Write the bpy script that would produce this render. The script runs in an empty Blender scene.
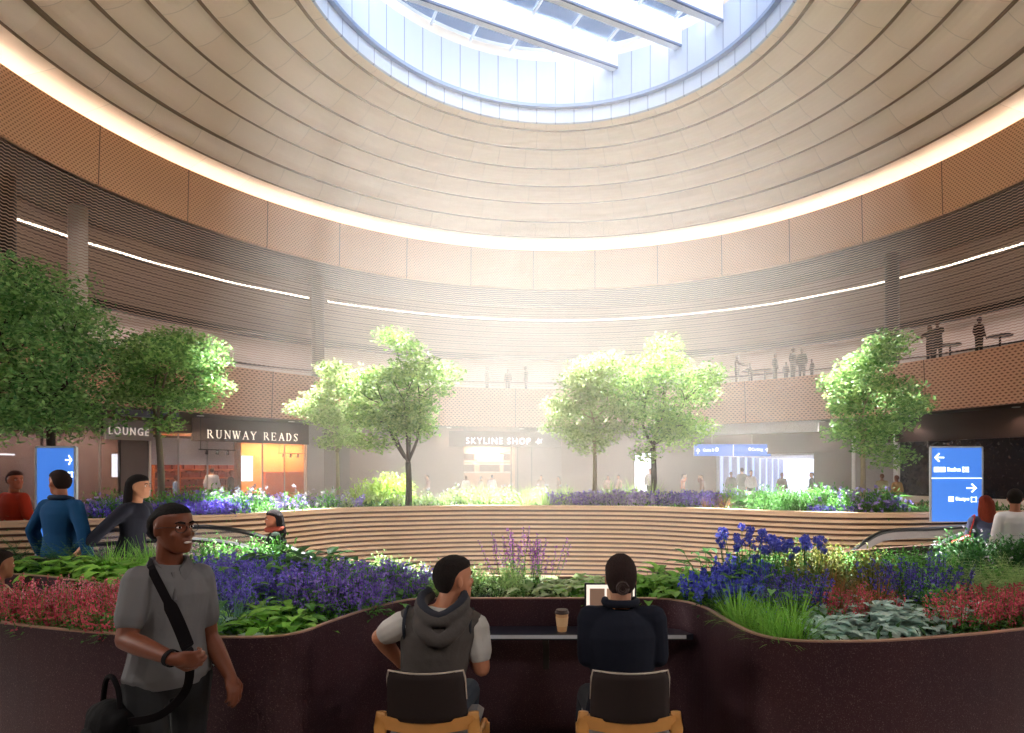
import bpy, bmesh, math, random
from math import sin, cos, pi, atan2, sqrt, radians
from mathutils import Vector, Matrix, Quaternion
random.seed(7)
R_ = random.Random(11)
SC = bpy.context.scene
COL = SC.collection
# ------------------------------------------------------------------ camera facts
F = 614.0; PPX = 560.8; HZ = 470.0; CZ = 1.88          # focal length in px, principal column, horizon row, eye height
CX, CY = -0.19, 16.9                                   # centre of the rotunda
def P(px, py, d):
    return Vector(((px-PPX)/F*d, d, CZ-(py-HZ)/F*d))
def ring(px, R):                                       # far point of circle R seen in column px
    u = (px-PPX)/F
    A = 1+u*u; B = -2*(u*CX+CY); D = CX*CX+CY*CY-R*R
    y = (-B+sqrt(max(B*B-4*A*D, 0)))/(2*A)
    return Vector((u*y, y, 0))
def ang(px, R):
    p = ring(px, R); return atan2(p.y-CY, p.x-CX)
def zat(py, d): return CZ-(py-HZ)/F*d
def pol(a, R, z): return Vector((CX+R*cos(a), CY+R*sin(a), z))

cam_d = bpy.data.cameras.new('camera'); cam = bpy.data.objects.new('camera', cam_d); COL.objects.link(cam)
cam.location = (0, 0, CZ); cam.rotation_euler = (pi/2, 0, 0)
cam_d.sensor_width = 36; cam_d.sensor_fit = 'HORIZONTAL'; cam_d.lens = F/1024*36
cam_d.shift_x = -(PPX-512)/1024; cam_d.shift_y = (HZ-366.5)/1024
cam_d.clip_start = .05; cam_d.clip_end = 500
SC.camera = cam

# ------------------------------------------------------------------ materials
def srgb(c):
    if isinstance(c, str):
        c = [int(c[i:i+2], 16)/255 for i in (0, 2, 4)]
    return tuple((x/12.92 if x <= .04045 else ((x+.055)/1.055)**2.4) for x in c)+(1,)
MATS = {}
def nn(nt, t, **kw):
    n = nt.nodes.new(t)
    for k, v in kw.items():
        if k in n.inputs: n.inputs[k].default_value = v
        else: setattr(n, k, v)
    return n
def mixc(nt, a, b, fac, blend='MIX'):
    m = nt.nodes.new('ShaderNodeMix'); m.data_type = 'RGBA'; m.blend_type = blend
    for sock, v in ((m.inputs[0], fac), (m.inputs[6], a), (m.inputs[7], b)):
        if hasattr(v, 'is_output') or isinstance(v, bpy.types.NodeSocket): nt.links.new(v, sock)
        else: sock.default_value = v
    return m.outputs[2]
def mth(nt, op, a, b=None, c=None):
    m = nt.nodes.new('ShaderNodeMath'); m.operation = op
    for i, v in enumerate((a, b, c)):
        if v is None: continue
        if isinstance(v, bpy.types.NodeSocket): nt.links.new(v, m.inputs[i])
        else: m.inputs[i].default_value = v
    return m.outputs[0]
def base_mat(name):
    m = bpy.data.materials.new(name); m.use_nodes = True
    nt = m.node_tree; b = nt.nodes['Principled BSDF']
    MATS[name] = m
    return m, nt, b
def mat(name, col, rough=.6, metal=0, var=.12, nscale=8, bump=0, bscale=60, spec=.5, emit=None, es=0, trans=0, coat=0):
    if name in MATS: return MATS[name]
    m, nt, b = base_mat(name)
    c = srgb(col)
    tc = nn(nt, 'ShaderNodeTexCoord')
    no = nn(nt, 'ShaderNodeTexNoise', Scale=nscale, Detail=3.0)
    nt.links.new(tc.outputs['Object'], no.inputs['Vector'])
    dark = tuple(x*(1-var) for x in c[:3])+(1,); light = tuple(min(1, x*(1+var)) for x in c[:3])+(1,)
    nt.links.new(mixc(nt, dark, light, no.outputs[0]), b.inputs['Base Color'])
    b.inputs['Roughness'].default_value = rough; b.inputs['Metallic'].default_value = metal
    b.inputs['Specular IOR Level'].default_value = spec
    b.inputs['Coat Weight'].default_value = coat
    if trans: b.inputs['Transmission Weight'].default_value = trans
    if bump:
        n2 = nn(nt, 'ShaderNodeTexNoise', Scale=bscale, Detail=4.0)
        nt.links.new(tc.outputs['Object'], n2.inputs['Vector'])
        bp = nn(nt, 'ShaderNodeBump', Strength=bump, Distance=.02)
        nt.links.new(n2.outputs[0], bp.inputs['Height']); nt.links.new(bp.outputs[0], b.inputs['Normal'])
    if emit:
        b.inputs['Emission Color'].default_value = srgb(emit); b.inputs['Emission Strength'].default_value = es
    return m
def leaf_mat(name, col, col2=None, trans=.35, var=.35, rough=.45):
    if name in MATS: return MATS[name]
    m, nt, b = base_mat(name)
    out = nt.nodes['Material Output']
    c = srgb(col); c2 = srgb(col2) if col2 else tuple(x*(1-var) for x in c[:3])+(1,)
    g = nn(nt, 'ShaderNodeNewGeometry'); oi = nn(nt, 'ShaderNodeObjectInfo')
    base = mixc(nt, c, c2, g.outputs['Random Per Island'])
    hsv = nn(nt, 'ShaderNodeHueSaturation')
    nt.links.new(base, hsv.inputs['Color']); hsv.inputs['Saturation'].default_value = .96
    nt.links.new(mth(nt, 'MULTIPLY_ADD', oi.outputs['Random'], .3, .85), hsv.inputs['Value'])
    nt.links.new(hsv.outputs[0], b.inputs['Base Color']); b.inputs['Roughness'].default_value = rough
    b.inputs['Specular IOR Level'].default_value = .3
    t = nn(nt, 'ShaderNodeBsdfTranslucent'); nt.links.new(hsv.outputs[0], t.inputs['Color'])
    mx = nn(nt, 'ShaderNodeMixShader'); mx.inputs[0].default_value = trans
    nt.links.new(b.outputs[0], mx.inputs[1]); nt.links.new(t.outputs[0], mx.inputs[2])
    nt.links.new(mx.outputs[0], out.inputs['Surface'])
    return m
def emis(name, col, s):
    if name in MATS: return MATS[name]
    m, nt, b = base_mat(name)
    b.inputs['Base Color'].default_value = srgb(col)
    b.inputs['Emission Color'].default_value = srgb(col); b.inputs['Emission Strength'].default_value = s
    return m
def glass_mat(name, col, alpha=.25, rough=.05, tint=(.93, .95, .97, 1)):
    """thin pane: mostly see-through with a faint reflection"""
    if name in MATS: return MATS[name]
    m, nt, b = base_mat(name); out = nt.nodes['Material Output']
    b.inputs['Base Color'].default_value = srgb(col); b.inputs['Roughness'].default_value = rough
    t = nn(nt, 'ShaderNodeBsdfTransparent'); t.inputs[0].default_value = tint
    mx = nn(nt, 'ShaderNodeMixShader'); mx.inputs[0].default_value = alpha
    nt.links.new(t.outputs[0], mx.inputs[1]); nt.links.new(b.outputs[0], mx.inputs[2]); nt.links.new(mx.outputs[0], out.inputs['Surface'])
    return m
def cyl_coords(nt):
    """arc length around the rotunda (at R=16) and height, from world-space position of an unmoved object"""
    tc = nn(nt, 'ShaderNodeTexCoord'); s = nn(nt, 'ShaderNodeSeparateXYZ'); nt.links.new(tc.outputs['Object'], s.inputs[0])
    dx = s.outputs[0]; dy = s.outputs[1]
    a = mth(nt, 'ARCTAN2', dy, dx)
    r = mth(nt, 'SQRT', mth(nt, 'ADD', mth(nt, 'MULTIPLY', dx, dx), mth(nt, 'MULTIPLY', dy, dy)))
    return a, mth(nt, 'MULTIPLY', a, 16.0), s.outputs[2], r
def line_mask(nt, v, period, width):
    """1 inside a thin line repeated every period"""
    f = mth(nt, 'FRACT', mth(nt, 'DIVIDE', v, period))
    return mth(nt, 'LESS_THAN', f, width/period)
def perf_mat(name, col, hole, pu=.16, pz=.10, rough=.42, metal=.35, seam=3.3):
    m, nt, b = base_mat(name)
    a, u, z, r = cyl_coords(nt)
    row = mth(nt, 'FLOOR', mth(nt, 'DIVIDE', z, pz))
    off = mth(nt, 'MULTIPLY', mth(nt, 'MODULO', row, 2.0), .5)
    fu = mth(nt, 'SUBTRACT', mth(nt, 'FRACT', mth(nt, 'ADD', mth(nt, 'DIVIDE', u, pu), off)), .5)
    fz = mth(nt, 'SUBTRACT', mth(nt, 'FRACT', mth(nt, 'DIVIDE', z, pz)), .5)
    d = mth(nt, 'ADD', mth(nt, 'MULTIPLY', mth(nt, 'ABSOLUTE', fu), 1.0), mth(nt, 'ABSOLUTE', fz))
    ho = nn(nt, 'ShaderNodeMapRange'); nt.links.new(d, ho.inputs[0]); ho.inputs[1].default_value = .28; ho.inputs[2].default_value = .40
    ho.inputs[3].default_value = 1; ho.inputs[4].default_value = 0
    no = nn(nt, 'ShaderNodeTexNoise', Scale=.35, Detail=2.0)
    tc = nn(nt, 'ShaderNodeTexCoord'); nt.links.new(tc.outputs['Object'], no.inputs['Vector'])
    c = srgb(col)
    cc = mixc(nt, tuple(x*.9 for x in c[:3])+(1,), tuple(min(1, x*1.1) for x in c[:3])+(1,), no.outputs[0])
    cc = mixc(nt, cc, srgb(hole), ho.outputs[0])
    cc = mixc(nt, cc, srgb('4a2c1c'), mth(nt, 'MULTIPLY', line_mask(nt, u, seam, .035), .8))
    nt.links.new(cc, b.inputs['Base Color'])
    b.inputs['Roughness'].default_value = rough; b.inputs['Metallic'].default_value = metal
    bp = nn(nt, 'ShaderNodeBump', Strength=.5, Distance=.02); bp.invert = True
    nt.links.new(ho.outputs[0], bp.inputs['Height']); nt.links.new(bp.outputs[0], b.inputs['Normal'])
    return m

M = {}
M['fascia'] = perf_mat('copper perforated fascia', 'e6b890', 'a06e48', pu=.13, pz=.08)
M['parapet'] = perf_mat('copper perforated parapet', 'dcae90', '8a5a44', pu=.2, pz=.1, seam=3.9)
def dome_mat():
    m, nt, b = base_mat('cream acoustic dome panels')
    a, u, z, r = cyl_coords(nt)
    at = nn(nt, 'ShaderNodeAttribute'); at.attribute_name = 'ring_index'
    sh = mth(nt, 'MULTIPLY', at.outputs['Fac'], .37)
    n = mth(nt, 'DIVIDE', mth(nt, 'ADD', a, mth(nt, 'MULTIPLY', sh, .12)), 2*pi/52)
    f = mth(nt, 'FRACT', n)
    w = mth(nt, 'DIVIDE', .02, mth(nt, 'MULTIPLY', r, 2*pi/52))
    msk = mth(nt, 'LESS_THAN', f, w)
    cell = nn(nt, 'ShaderNodeTexWhiteNoise'); cell.noise_dimensions = '2D'
    cb = nn(nt, 'ShaderNodeCombineXYZ'); nt.links.new(mth(nt, 'FLOOR', n), cb.inputs[0]); nt.links.new(at.outputs['Fac'], cb.inputs[1])
    nt.links.new(cb.outputs[0], cell.inputs['Vector'])
    c = mixc(nt, srgb('ecdac6'), srgb('f1e2d1'), cell.outputs[0])
    c = mixc(nt, c, srgb('b0a294'), mth(nt, 'MULTIPLY', msk, .5))
    nt.links.new(c, b.inputs['Base Color']); b.inputs['Roughness'].default_value = .55
    return m
M['dome'] = dome_mat()
def louvre_mat():
    """horizontal louvred cladding of the upper gallery"""
    m, nt, b = base_mat('louvred gallery wall')
    a, u, z, r = cyl_coords(nt)
    f = mth(nt, 'FRACT', mth(nt, 'DIVIDE', z, .16))
    s = mth(nt, 'LESS_THAN', f, .42)
    c = mixc(nt, srgb('a89284'), srgb('76625a'), s)
    nt.links.new(c, b.inputs['Base Color']); b.inputs['Roughness'].default_value = .5
    return m
M['louvre'] = louvre_mat()
def screen_mat():
    """woven wire curtain: real openings between the wires"""
    m, nt, b = base_mat('woven bronze wire'); out = nt.nodes['Material Output']
    a, u, z, r = cyl_coords(nt)
    wob = mth(nt, 'MULTIPLY', mth(nt, 'SINE', mth(nt, 'MULTIPLY', u, 2*pi/.2)), .012)
    h = mth(nt, 'FRACT', mth(nt, 'DIVIDE', mth(nt, 'ADD', z, wob), .1))
    wire = mth(nt, 'LESS_THAN', h, .3)
    b.inputs['Base Color'].default_value = srgb('c6aa98'); b.inputs['Metallic'].default_value = .3; b.inputs['Roughness'].default_value = .45
    t = nn(nt, 'ShaderNodeBsdfTransparent')
    mx = nn(nt, 'ShaderNodeMixShader'); nt.links.new(wire, mx.inputs[0]); nt.links.new(t.outputs[0], mx.inputs[1]); nt.links.new(b.outputs[0], mx.inputs[2])
    nt.links.new(mx.outputs[0], out.inputs['Surface'])
    return m
M['screen'] = screen_mat()
def corten_mat():
    m, nt, b = base_mat('dark corten steel')
    tc = nn(nt, 'ShaderNodeTexCoord')
    n1 = nn(nt, 'ShaderNodeTexNoise', Scale=1.6, Detail=5.0); n2 = nn(nt, 'ShaderNodeTexNoise', Scale=160.0, Detail=2.0)
    nt.links.new(tc.outputs['Object'], n1.inputs['Vector']); nt.links.new(tc.outputs['Object'], n2.inputs['Vector'])
    c = mixc(nt, srgb('3a2b35'), srgb('523034'), n1.outputs[0])
    c = mixc(nt, c, srgb('8a7270'), mth(nt, 'MULTIPLY', mth(nt, 'GREATER_THAN', n2.outputs[0], .63), .5))
    nt.links.new(c, b.inputs['Base Color']); b.inputs['Roughness'].default_value = .38; b.inputs['Metallic'].default_value = .55
    bp = nn(nt, 'ShaderNodeBump', Strength=.15, Distance=.01); nt.links.new(n2.outputs[0], bp.inputs['Height']); nt.links.new(bp.outputs[0], b.inputs['Normal'])
    return m
M['corten'] = corten_mat()
M['corten_edge'] = mat('pale corten edge', 'b08a78', .4, .5)  # rim colour, paler than the steel wall
M['slat'] = mat('warm timber slats', 'd8b592', .5, var=.15, nscale=3)
M['slat_gap'] = mat('dark slat backing', '6b4a36', .8)
M['floor'] = mat('pale terrazzo', 'cdc4bb', .25, var=.1, nscale=30)
M['soil'] = mat('dark soil', '2b221c', .95, var=.4, nscale=20, bump=.5)
M['white'] = mat('white paint', 'ecebea', .5, var=.03)
M['offwhite'] = mat('warm white plaster', 'e6dcd2', .6, var=.05)
M['darkwall'] = mat('dark taupe wall panels', '6b5d58', .5, var=.08)
M['blackwall'] = mat('near black glazed wall', '1d1f26', .15, var=.2)
M['dark'] = mat('dark bronze metal', '2e2522', .4, .3)
M['soffit'] = mat('dark brown soffit', '3b2d28', .6)
M['bluesign'] = mat('blue sign enamel', '4f86e0', .35, var=.06, nscale=2, emit='3f7fe6', es=.35)
M['signwhite'] = mat('sign white', 'ffffff', .4, emit='ffffff', es=.9)
M['steel'] = mat('brushed steel', 'b9b7b6', .3, .8)
M['black'] = mat('black', '101014', .45)


SKY = 1.35; SUN = 42.0; HAZE = .03; EXPO = 1.1; DLW = 60; FLW = 380; COVE = 6
# ------------------------------------------------------------------ mesh helpers
def wloc(o):
    v = Vector((0, 0, 0))
    while o is not None:
        v += Vector(o.location); o = o.parent
    return v
def tag(o, label=None, cat=None, group=None, kind=None):
    if label: o['label'] = label
    if cat: o['category'] = cat
    if group: o['group'] = group
    if kind: o['kind'] = kind
    return o
def mk(name, vf, m, parent=None, loc=None, smooth=False, kind=None):
    """vf = (verts, faces) in world space -> one mesh object; loc = origin for a top-level mesh"""
    V, Fc = vf
    off = wloc(parent) if parent is not None else Vector(loc) if loc is not None else Vector((0, 0, 0))
    me = bpy.data.meshes.new(name)
    me.from_pydata([(v[0]-off.x, v[1]-off.y, v[2]-off.z) for v in V], [], Fc)
    me.materials.append(m)
    if smooth: me.shade_smooth()
    o = bpy.data.objects.new(name, me); COL.objects.link(o)
    if parent is not None: o.parent = parent
    elif loc is not None: o.location = loc
    if kind: o['kind'] = kind
    return o
def root(name, loc, label, cat, group=None):
    o = bpy.data.objects.new(name, None); COL.objects.link(o); o.location = loc; o.empty_display_size = .2
    return tag(o, label, cat, group)
def dup(o, parent=None):
    c = o.copy(); COL.objects.link(c)
    if parent is not None: c.parent = parent
    for ch in list(o.children): dup(ch, c)
    return c
def join(*vfs):
    V, Fc = [], []
    for v, f in vfs:
        n = len(V); V += list(v); Fc += [tuple(i+n for i in x) for x in f]
    return V, Fc
def box(c, s, X=(1, 0, 0), Y=(0, 1, 0), Z=(0, 0, 1)):
    c = Vector(c); X = Vector(X).normalized()*s[0]/2; Y = Vector(Y).normalized()*s[1]/2; Z = Vector(Z).normalized()*s[2]/2
    V = [c+a*X+b*Y+d*Z for a in (-1, 1) for b in (-1, 1) for d in (-1, 1)]
    return V, [(0, 1, 3, 2), (4, 6, 7, 5), (0, 4, 5, 1), (2, 3, 7, 6), (0, 2, 6, 4), (1, 5, 7, 3)]
def rbox(c, s, X=(1, 0, 0), Y=(0, 1, 0), Z=(0, 0, 1), r=.01):
    """box with chamfered edges"""
    bm = bmesh.new(); V, Fc = box(c, s, X, Y, Z)
    vs = [bm.verts.new(v) for v in V]
    for f in Fc: bm.faces.new([vs[i] for i in f])
    bmesh.ops.recalc_face_normals(bm, faces=bm.faces)
    bmesh.ops.bevel(bm, geom=bm.edges[:], offset=r, segments=2, affect='EDGES', profile=.5)
    bm.verts.index_update()
    out = [v.co.copy() for v in bm.verts], [tuple(v.index for v in f.verts) for f in bm.faces]
    bm.free(); return out
def loft(rings, cap=True, closed=True):
    V, Fc = [], []
    n = len(rings[0])
    for r in rings: V += [Vector(p) for p in r]
    for i in range(len(rings)-1):
        for j in range(n if closed else n-1):
            k = (j+1) % n
            Fc.append((i*n+j, i*n+k, (i+1)*n+k, (i+1)*n+j))
    if cap and closed:
        for base, flip in ((0, 1), ((len(rings)-1)*n, 0)):
            c = sum((V[base+j] for j in range(n)), Vector())/n
            V.append(c); ci = len(V)-1
            for j in range(n):
                k = (j+1) % n
                Fc.append((ci, base+k, base+j) if flip else (ci, base+j, base+k))
    return V, Fc
def frame_of(d):
    d = d.normalized(); a = Vector((0, 0, 1)) if abs(d.z) < .9 else Vector((0, 1, 0))
    x = d.cross(a).normalized(); return x, x.cross(d).normalized()
def tube(pts, rad, n=8, cap=True):
    pts = [Vector(p) for p in pts]
    if not isinstance(rad, (list, tuple)): rad = [rad]*len(pts)
    rings = []; x = None
    for i, p in enumerate(pts):
        d = (pts[min(i+1, len(pts)-1)]-pts[max(i-1, 0)]).normalized()
        if x is None: x, y = frame_of(d)
        else:
            x = (x-d*x.dot(d)).normalized(); y = d.cross(x)
        rings.append([p+(x*cos(2*pi*j/n)+y*sin(2*pi*j/n))*rad[i] for j in range(n)])
    return loft(rings, cap)
def lathe(c, prof, n=20):
    c = Vector(c)
    return loft([[c+Vector((r*cos(2*pi*j/n), r*sin(2*pi*j/n), z)) for j in range(n)] for r, z in prof])
def ell(c, ax, n=12, m=8):
    """ellipsoid; ax = three axis vectors"""
    c = Vector(c); A, B, C_ = [Vector(a) for a in ax]
    rings = []
    for i in range(1, m):
        t = pi*i/m
        rings.append([c+C_*-cos(t)+(A*cos(2*pi*j/n)+B*sin(2*pi*j/n))*sin(t) for j in range(n)])
    V, Fc = loft(rings, True)
    V[-2] = c-C_; V[-1] = c+C_
    return V, Fc
def catmull(pts, k=6, closed=False):
    pts = [Vector(p) for p in pts]; n = len(pts); out = []
    rng = range(n if closed else n-1)
    for i in rng:
        if closed: a, b, c, d = pts[(i-1) % n], pts[i], pts[(i+1) % n], pts[(i+2) % n]
        else: a, b, c, d = pts[max(i-1, 0)], pts[i], pts[i+1], pts[min(i+2, n-1)]
        for j in range(k):
            t = j/k
            out.append(.5*((2*b)+(c-a)*t+(2*a-5*b+4*c-d)*t*t+(3*b-a-3*c+d)*t**3))
    if not closed: out.append(pts[-1])
    return out
def arc_box(a0, a1, R0, R1, z0, z1, step=.02):
    n = max(2, int(abs(a1-a0)/step)+1)
    full = abs(abs(a1-a0)-2*pi) < 1e-6
    rings = []
    for i in range(n+1):
        a = a0+(a1-a0)*i/n
        rings.append([pol(a, R0, z0), pol(a, R1, z0), pol(a, R1, z1), pol(a, R0, z1)])
    return loft(rings, cap=not full)
def ring_surf(prof, n=256):
    """surface of revolution about the rotunda axis from (R, z) pairs"""
    V, Fc = [], []
    m = len(prof)
    for i in range(n):
        a = 2*pi*i/n
        V += [pol(a, r, z) for r, z in prof]
    for i in range(n):
        k = (i+1) % n
        for j in range(m-1): Fc.append((i*m+j, i*m+j+1, k*m+j+1, k*m+j))
    return V, Fc
C0 = (CX, CY, 0)

# ------------------------------------------------------------------ the rotunda shell
H_BT, H_BB, H_PT, H_PB, H_RIM, H_RAIL = CZ+11.72, CZ+9.735, CZ+4.45, CZ+2.365, CZ+13.43, CZ+14.0
DECK = H_PT-.14
rr = [(16.0, 11.72), (14.88, 12.04), (13.9, 12.45), (12.6, 12.82), (11.3, 13.03), (10.0, 13.2), (8.67, 13.35), (7.4, 13.42), (6.97, 13.43)]
M['ring_shade'] = mat('taupe painted ring shade', '8b7763', .8, var=.03)  # taupe stands in for the shade between the dome rings
ceil_root = bpy.data.objects.new('ceiling', None); COL.objects.link(ceil_root); ceil_root.location = C0; ceil_root['kind'] = 'structure'
for i in range(len(rr)-1):
    (Ro, zo), (Ri, zi) = rr[i], rr[i+1]
    dz = .0 if i == 0 else .04
    zi2 = zi+(.0 if i == len(rr)-2 else .38)
    if i: prof = [(Ro-.3, CZ+zo+.36), (Ro-.3, CZ+zo-dz+.07), (Ro, CZ+zo-dz+.06), (Ro, CZ+zo-dz)]
    else: Ro, zo = 17.0, 12.02; prof = [(17.4, CZ+11.0), (17.4, CZ+11.95), (17.3, CZ+zo)]
    for k in range(1, 11):
        t = (k-1)/8 if k < 10 else (1+.34/(Ro-Ri) if i < len(rr)-2 else 1.0)
        if i == 0: zz_ = CZ+zo*(1-t)+(zi+.3)*t
        else: zz_ = CZ+(zo-dz)+(zi2-zo+dz)*min(1, t)**2.4
        prof.append((Ro-.02+(Ri-Ro+.02)*t, zz_))
    o = mk('ceiling_ring', ring_surf(prof), M['dome'], ceil_root, smooth=False)
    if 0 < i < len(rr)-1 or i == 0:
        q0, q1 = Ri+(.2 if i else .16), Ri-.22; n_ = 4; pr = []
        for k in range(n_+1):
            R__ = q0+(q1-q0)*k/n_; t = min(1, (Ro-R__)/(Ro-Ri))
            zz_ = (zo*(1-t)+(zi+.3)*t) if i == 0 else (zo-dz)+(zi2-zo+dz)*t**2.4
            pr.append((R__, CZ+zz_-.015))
        if i < len(rr)-2: mk('ceiling_painted_shade', ring_surf(pr), M['ring_shade'], ceil_root)  # shade in the ring slot, painted as a darker strip
    if i: mk('ceiling_painted_edge_shade', ring_surf([(Ro+.01, CZ+zo-dz+.05), (Ro+.01, CZ+zo-dz-.015), (Ro-.1, CZ+zo-dz-.012), (Ro-.1, CZ+zo-dz+.03)]), M['ring_shade'], ceil_root)  # soft dark arc at each ring lip, painted as a taupe band
    at = o.data.attributes.new('ring_index', 'FLOAT', 'POINT')
    at.data.foreach_set('value', [float(i)]*len(o.data.vertices))
def struct(name, vf, m, smooth=False, loc=C0):
    return mk(name, vf, m, None, loc, smooth, 'structure')
# fascia (upper copper band) with rolled lip, cove ledge behind it
struct('trim_1', ring_surf([(16.35, H_BB), (16.08, H_BB), (16.0, H_BT+.02), (16.12, H_BT+.02), (16.14, H_BT-.5), (17.4, H_BT-.5)]), M['fascia'])
cove = mk('cove_light', ring_surf([(16.18, H_BT-.12), (16.2, H_BT-.0), (16.28, H_BT-.0), (16.3, H_BT-.12)]), emis('cove led', 'fff0e0', COVE), None, C0)
tag(cove, 'continuous warm strip light in the cove above the upper copper band', 'light')
# gallery level
struct('trim_2', ring_surf([(17.25, H_PB), (16.96, H_PB), (16.8, H_PT), (16.95, H_PT), (16.97, DECK)]), M['parapet'])
struct('floor_gallery', ring_surf([(16.97, DECK), (22.4, DECK)], 128), M['floor'])
struct('ceiling_gallery', ring_surf([(16.2, H_BB), (22.4, H_BB)], 128), M['soffit'])
struct('ceiling_concourse', ring_surf([(17.2, H_PB), (26, H_PB)], 128), M['soffit'])
struct('wall_gallery', ring_surf([(22.0, DECK), (22.0, H_BB)], 160), M['offwhite'])
struct('wall_louvres', ring_surf([(20.6, 8.75), (20.2, 8.75), (20.0, H_BB)], 200), M['louvre'])
struct('trim_3', arc_box(0, 2*pi, 19.75, 20.15, 8.42, 8.72), M['dark'])
struct('trim_4', arc_box(0, 2*pi, 21.9, 21.95, 7.35, 7.42), M['dark'])
a_, b_ = ang(700, 24.5), ang(850, 24.5)
struct('wall_concourse', arc_box(a_, b_+2*pi, 24.5, 24.6, 0, H_PB), M['darkwall'])
scr = mk('wire_mesh_screen', ring_surf([(16.5, H_PT), (16.25, H_BB)], 256), M['screen'], None, C0)
tag(scr, 'woven bronze wire screen hung between the copper bands around the gallery', 'screen')
# gallery strip lights (gaps where columns stand)
def px_ang(px, R): return ang(px, R)
led = emis('gallery led', 'fff2dc', 2.2)
segs = [(-40, 309), (328, 884), (900, 1090)]
for i, (a, b) in enumerate(segs):
    g = root('linear_light', pol(px_ang((a+b)/2, 19.8), 19.8, CZ+8.75),
             ['slim white line of light on the gallery cladding above the left trees', 'longest white line of light on the gallery cladding, across the middle',
              'slim white line of light on the gallery cladding right of the dark column'][i], 'light', None)
    zc = CZ+8.95
    mk('diffuser', arc_box(px_ang(a, 19.8), px_ang(b, 19.8), 19.78, 19.86, zc-.028, zc+.028), led, g)
    mk('housing', arc_box(px_ang(a, 19.8), px_ang(b, 19.8), 19.86, 20.05, zc-.06, zc+.06), M['dark'], g)
# gallery columns
for px, c, lab in ((78, 'offwhite', 'pale round column behind the wire screen above the leftmost tree'), (318, 'darkwall', 'taupe column behind the wire screen between two lines of light'),
                   (892, 'dark', 'dark column behind the wire screen above the rightmost tree'), (5, 'dark', 'dark column behind the wire screen at the far left')):
    p = ring(px, 18.6)
    g = root('gallery_column', (p.x, p.y, DECK), lab, 'column')
    mk('shaft', lathe((p.x, p.y, 0), [(.3, DECK), (.3, H_BB)]), M[c], g, smooth=True)
    mk('base', lathe((p.x, p.y, 0), [(.36, DECK), (.36, DECK+.12)]), M['dark'], g, smooth=True)
# under-bulkhead light trough of the gallery
g = tag(mk('gallery_light_trough', ring_surf([(20.3, 8.6), (20.6, 8.6)], 96), emis('trough', 'ffeef0', 4), None, C0), 'continuous light trough under the dark gallery bulkhead', 'light')

# skylight drum
def drum_mat():
    m, nt, b = base_mat('white drum panels')
    a, u, z, r = cyl_coords(nt)
    c = mixc(nt, srgb('bccae0'), srgb('7487ac'), mth(nt, 'MULTIPLY', line_mask(nt, a, 2*pi/60, .006), .8))
    nt.links.new(c, b.inputs['Base Color']); b.inputs['Roughness'].default_value = .35
    return m
M['drum'] = drum_mat()
struct('wall_drum', ring_surf([(6.97, H_RIM), (6.9, H_RIM+.03), (6.9, H_RAIL+.1), (7.15, H_RAIL+.2), (7.15, CZ+16.0)], 160), M['drum'])
sk = root('skylight', (CX, CY, CZ+16), 'big round glass skylight crossed by slanting white beams', 'skylight')
mk('rail', ring_surf([(6.95, H_RAIL-.03), (6.72, H_RAIL-.03), (6.72, H_RAIL+.09), (6.95, H_RAIL+.09)], 160), mat('blue grey rail', '7d95bd', .4, .2), sk)
bd = Vector((.89, .455, 0)).normalized(); bn = Vector((-bd.y, bd.x, 0))
M['beam'] = mat('white beam', 'e4e9f2', .45, var=.02); M['beamdark'] = mat('slate beam flange', '5a6f9a', .4, .2)
c1 = Vector((-4.78, 20.1, 0)); c2 = Vector((-.2, 20.1, 0)); c3 = Vector((3.4, 20.1, 0))
def perp(p): return (p-Vector((CX, CY, 0))).dot(bn)
ps = [perp(c1), perp(c2), perp(c3)]
ps += [ps[2]-(ps[1]-ps[2])*k for k in (1, 2, 3, 4, 5)]
ps = [p for p in ps if abs(p) < 6.8]
for p in ps:
    if abs(p) > 6.9: continue
    L = sqrt(7.1**2-p*p)
    c = Vector((CX, CY, CZ+15.85))+bn*p
    bo = mk('beam', box(c, (2*L, .34, .9), bd, bn), M['beam'], sk)
    mk('flange', box(c-Vector((0, 0, .47))-bn*.16, (2*L, .08, .06), bd, bn), M['beamdark'], bo)
# glazing bars across
mv = []
for k in range(-4, 5):
    t = k*1.55; L = sqrt(max(7.1**2-t*t, 0))
    mv.append(box(Vector((CX, CY, CZ+16.25))+bd*t, (.07, 2*L, .09), bd, bn))
mk('glazing_bars', join(*mv), mat('pale bar', 'cfd8e6', .4), sk)
mk('glass', lathe((CX, CY, 0), [(7.1, CZ+16.33), (7.1, CZ+16.35)], 64), glass_mat('roof glass', 'dfeaff', .05, tint=(.80, .86, .93, 1)), sk)
struct('ceiling_roof', ring_surf([(7.15, CZ+16.0), (7.15, CZ+16.5), (7.6, CZ+16.5), (24, CZ+14.4), (24, H_PB)], 96), M['offwhite'])

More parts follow.
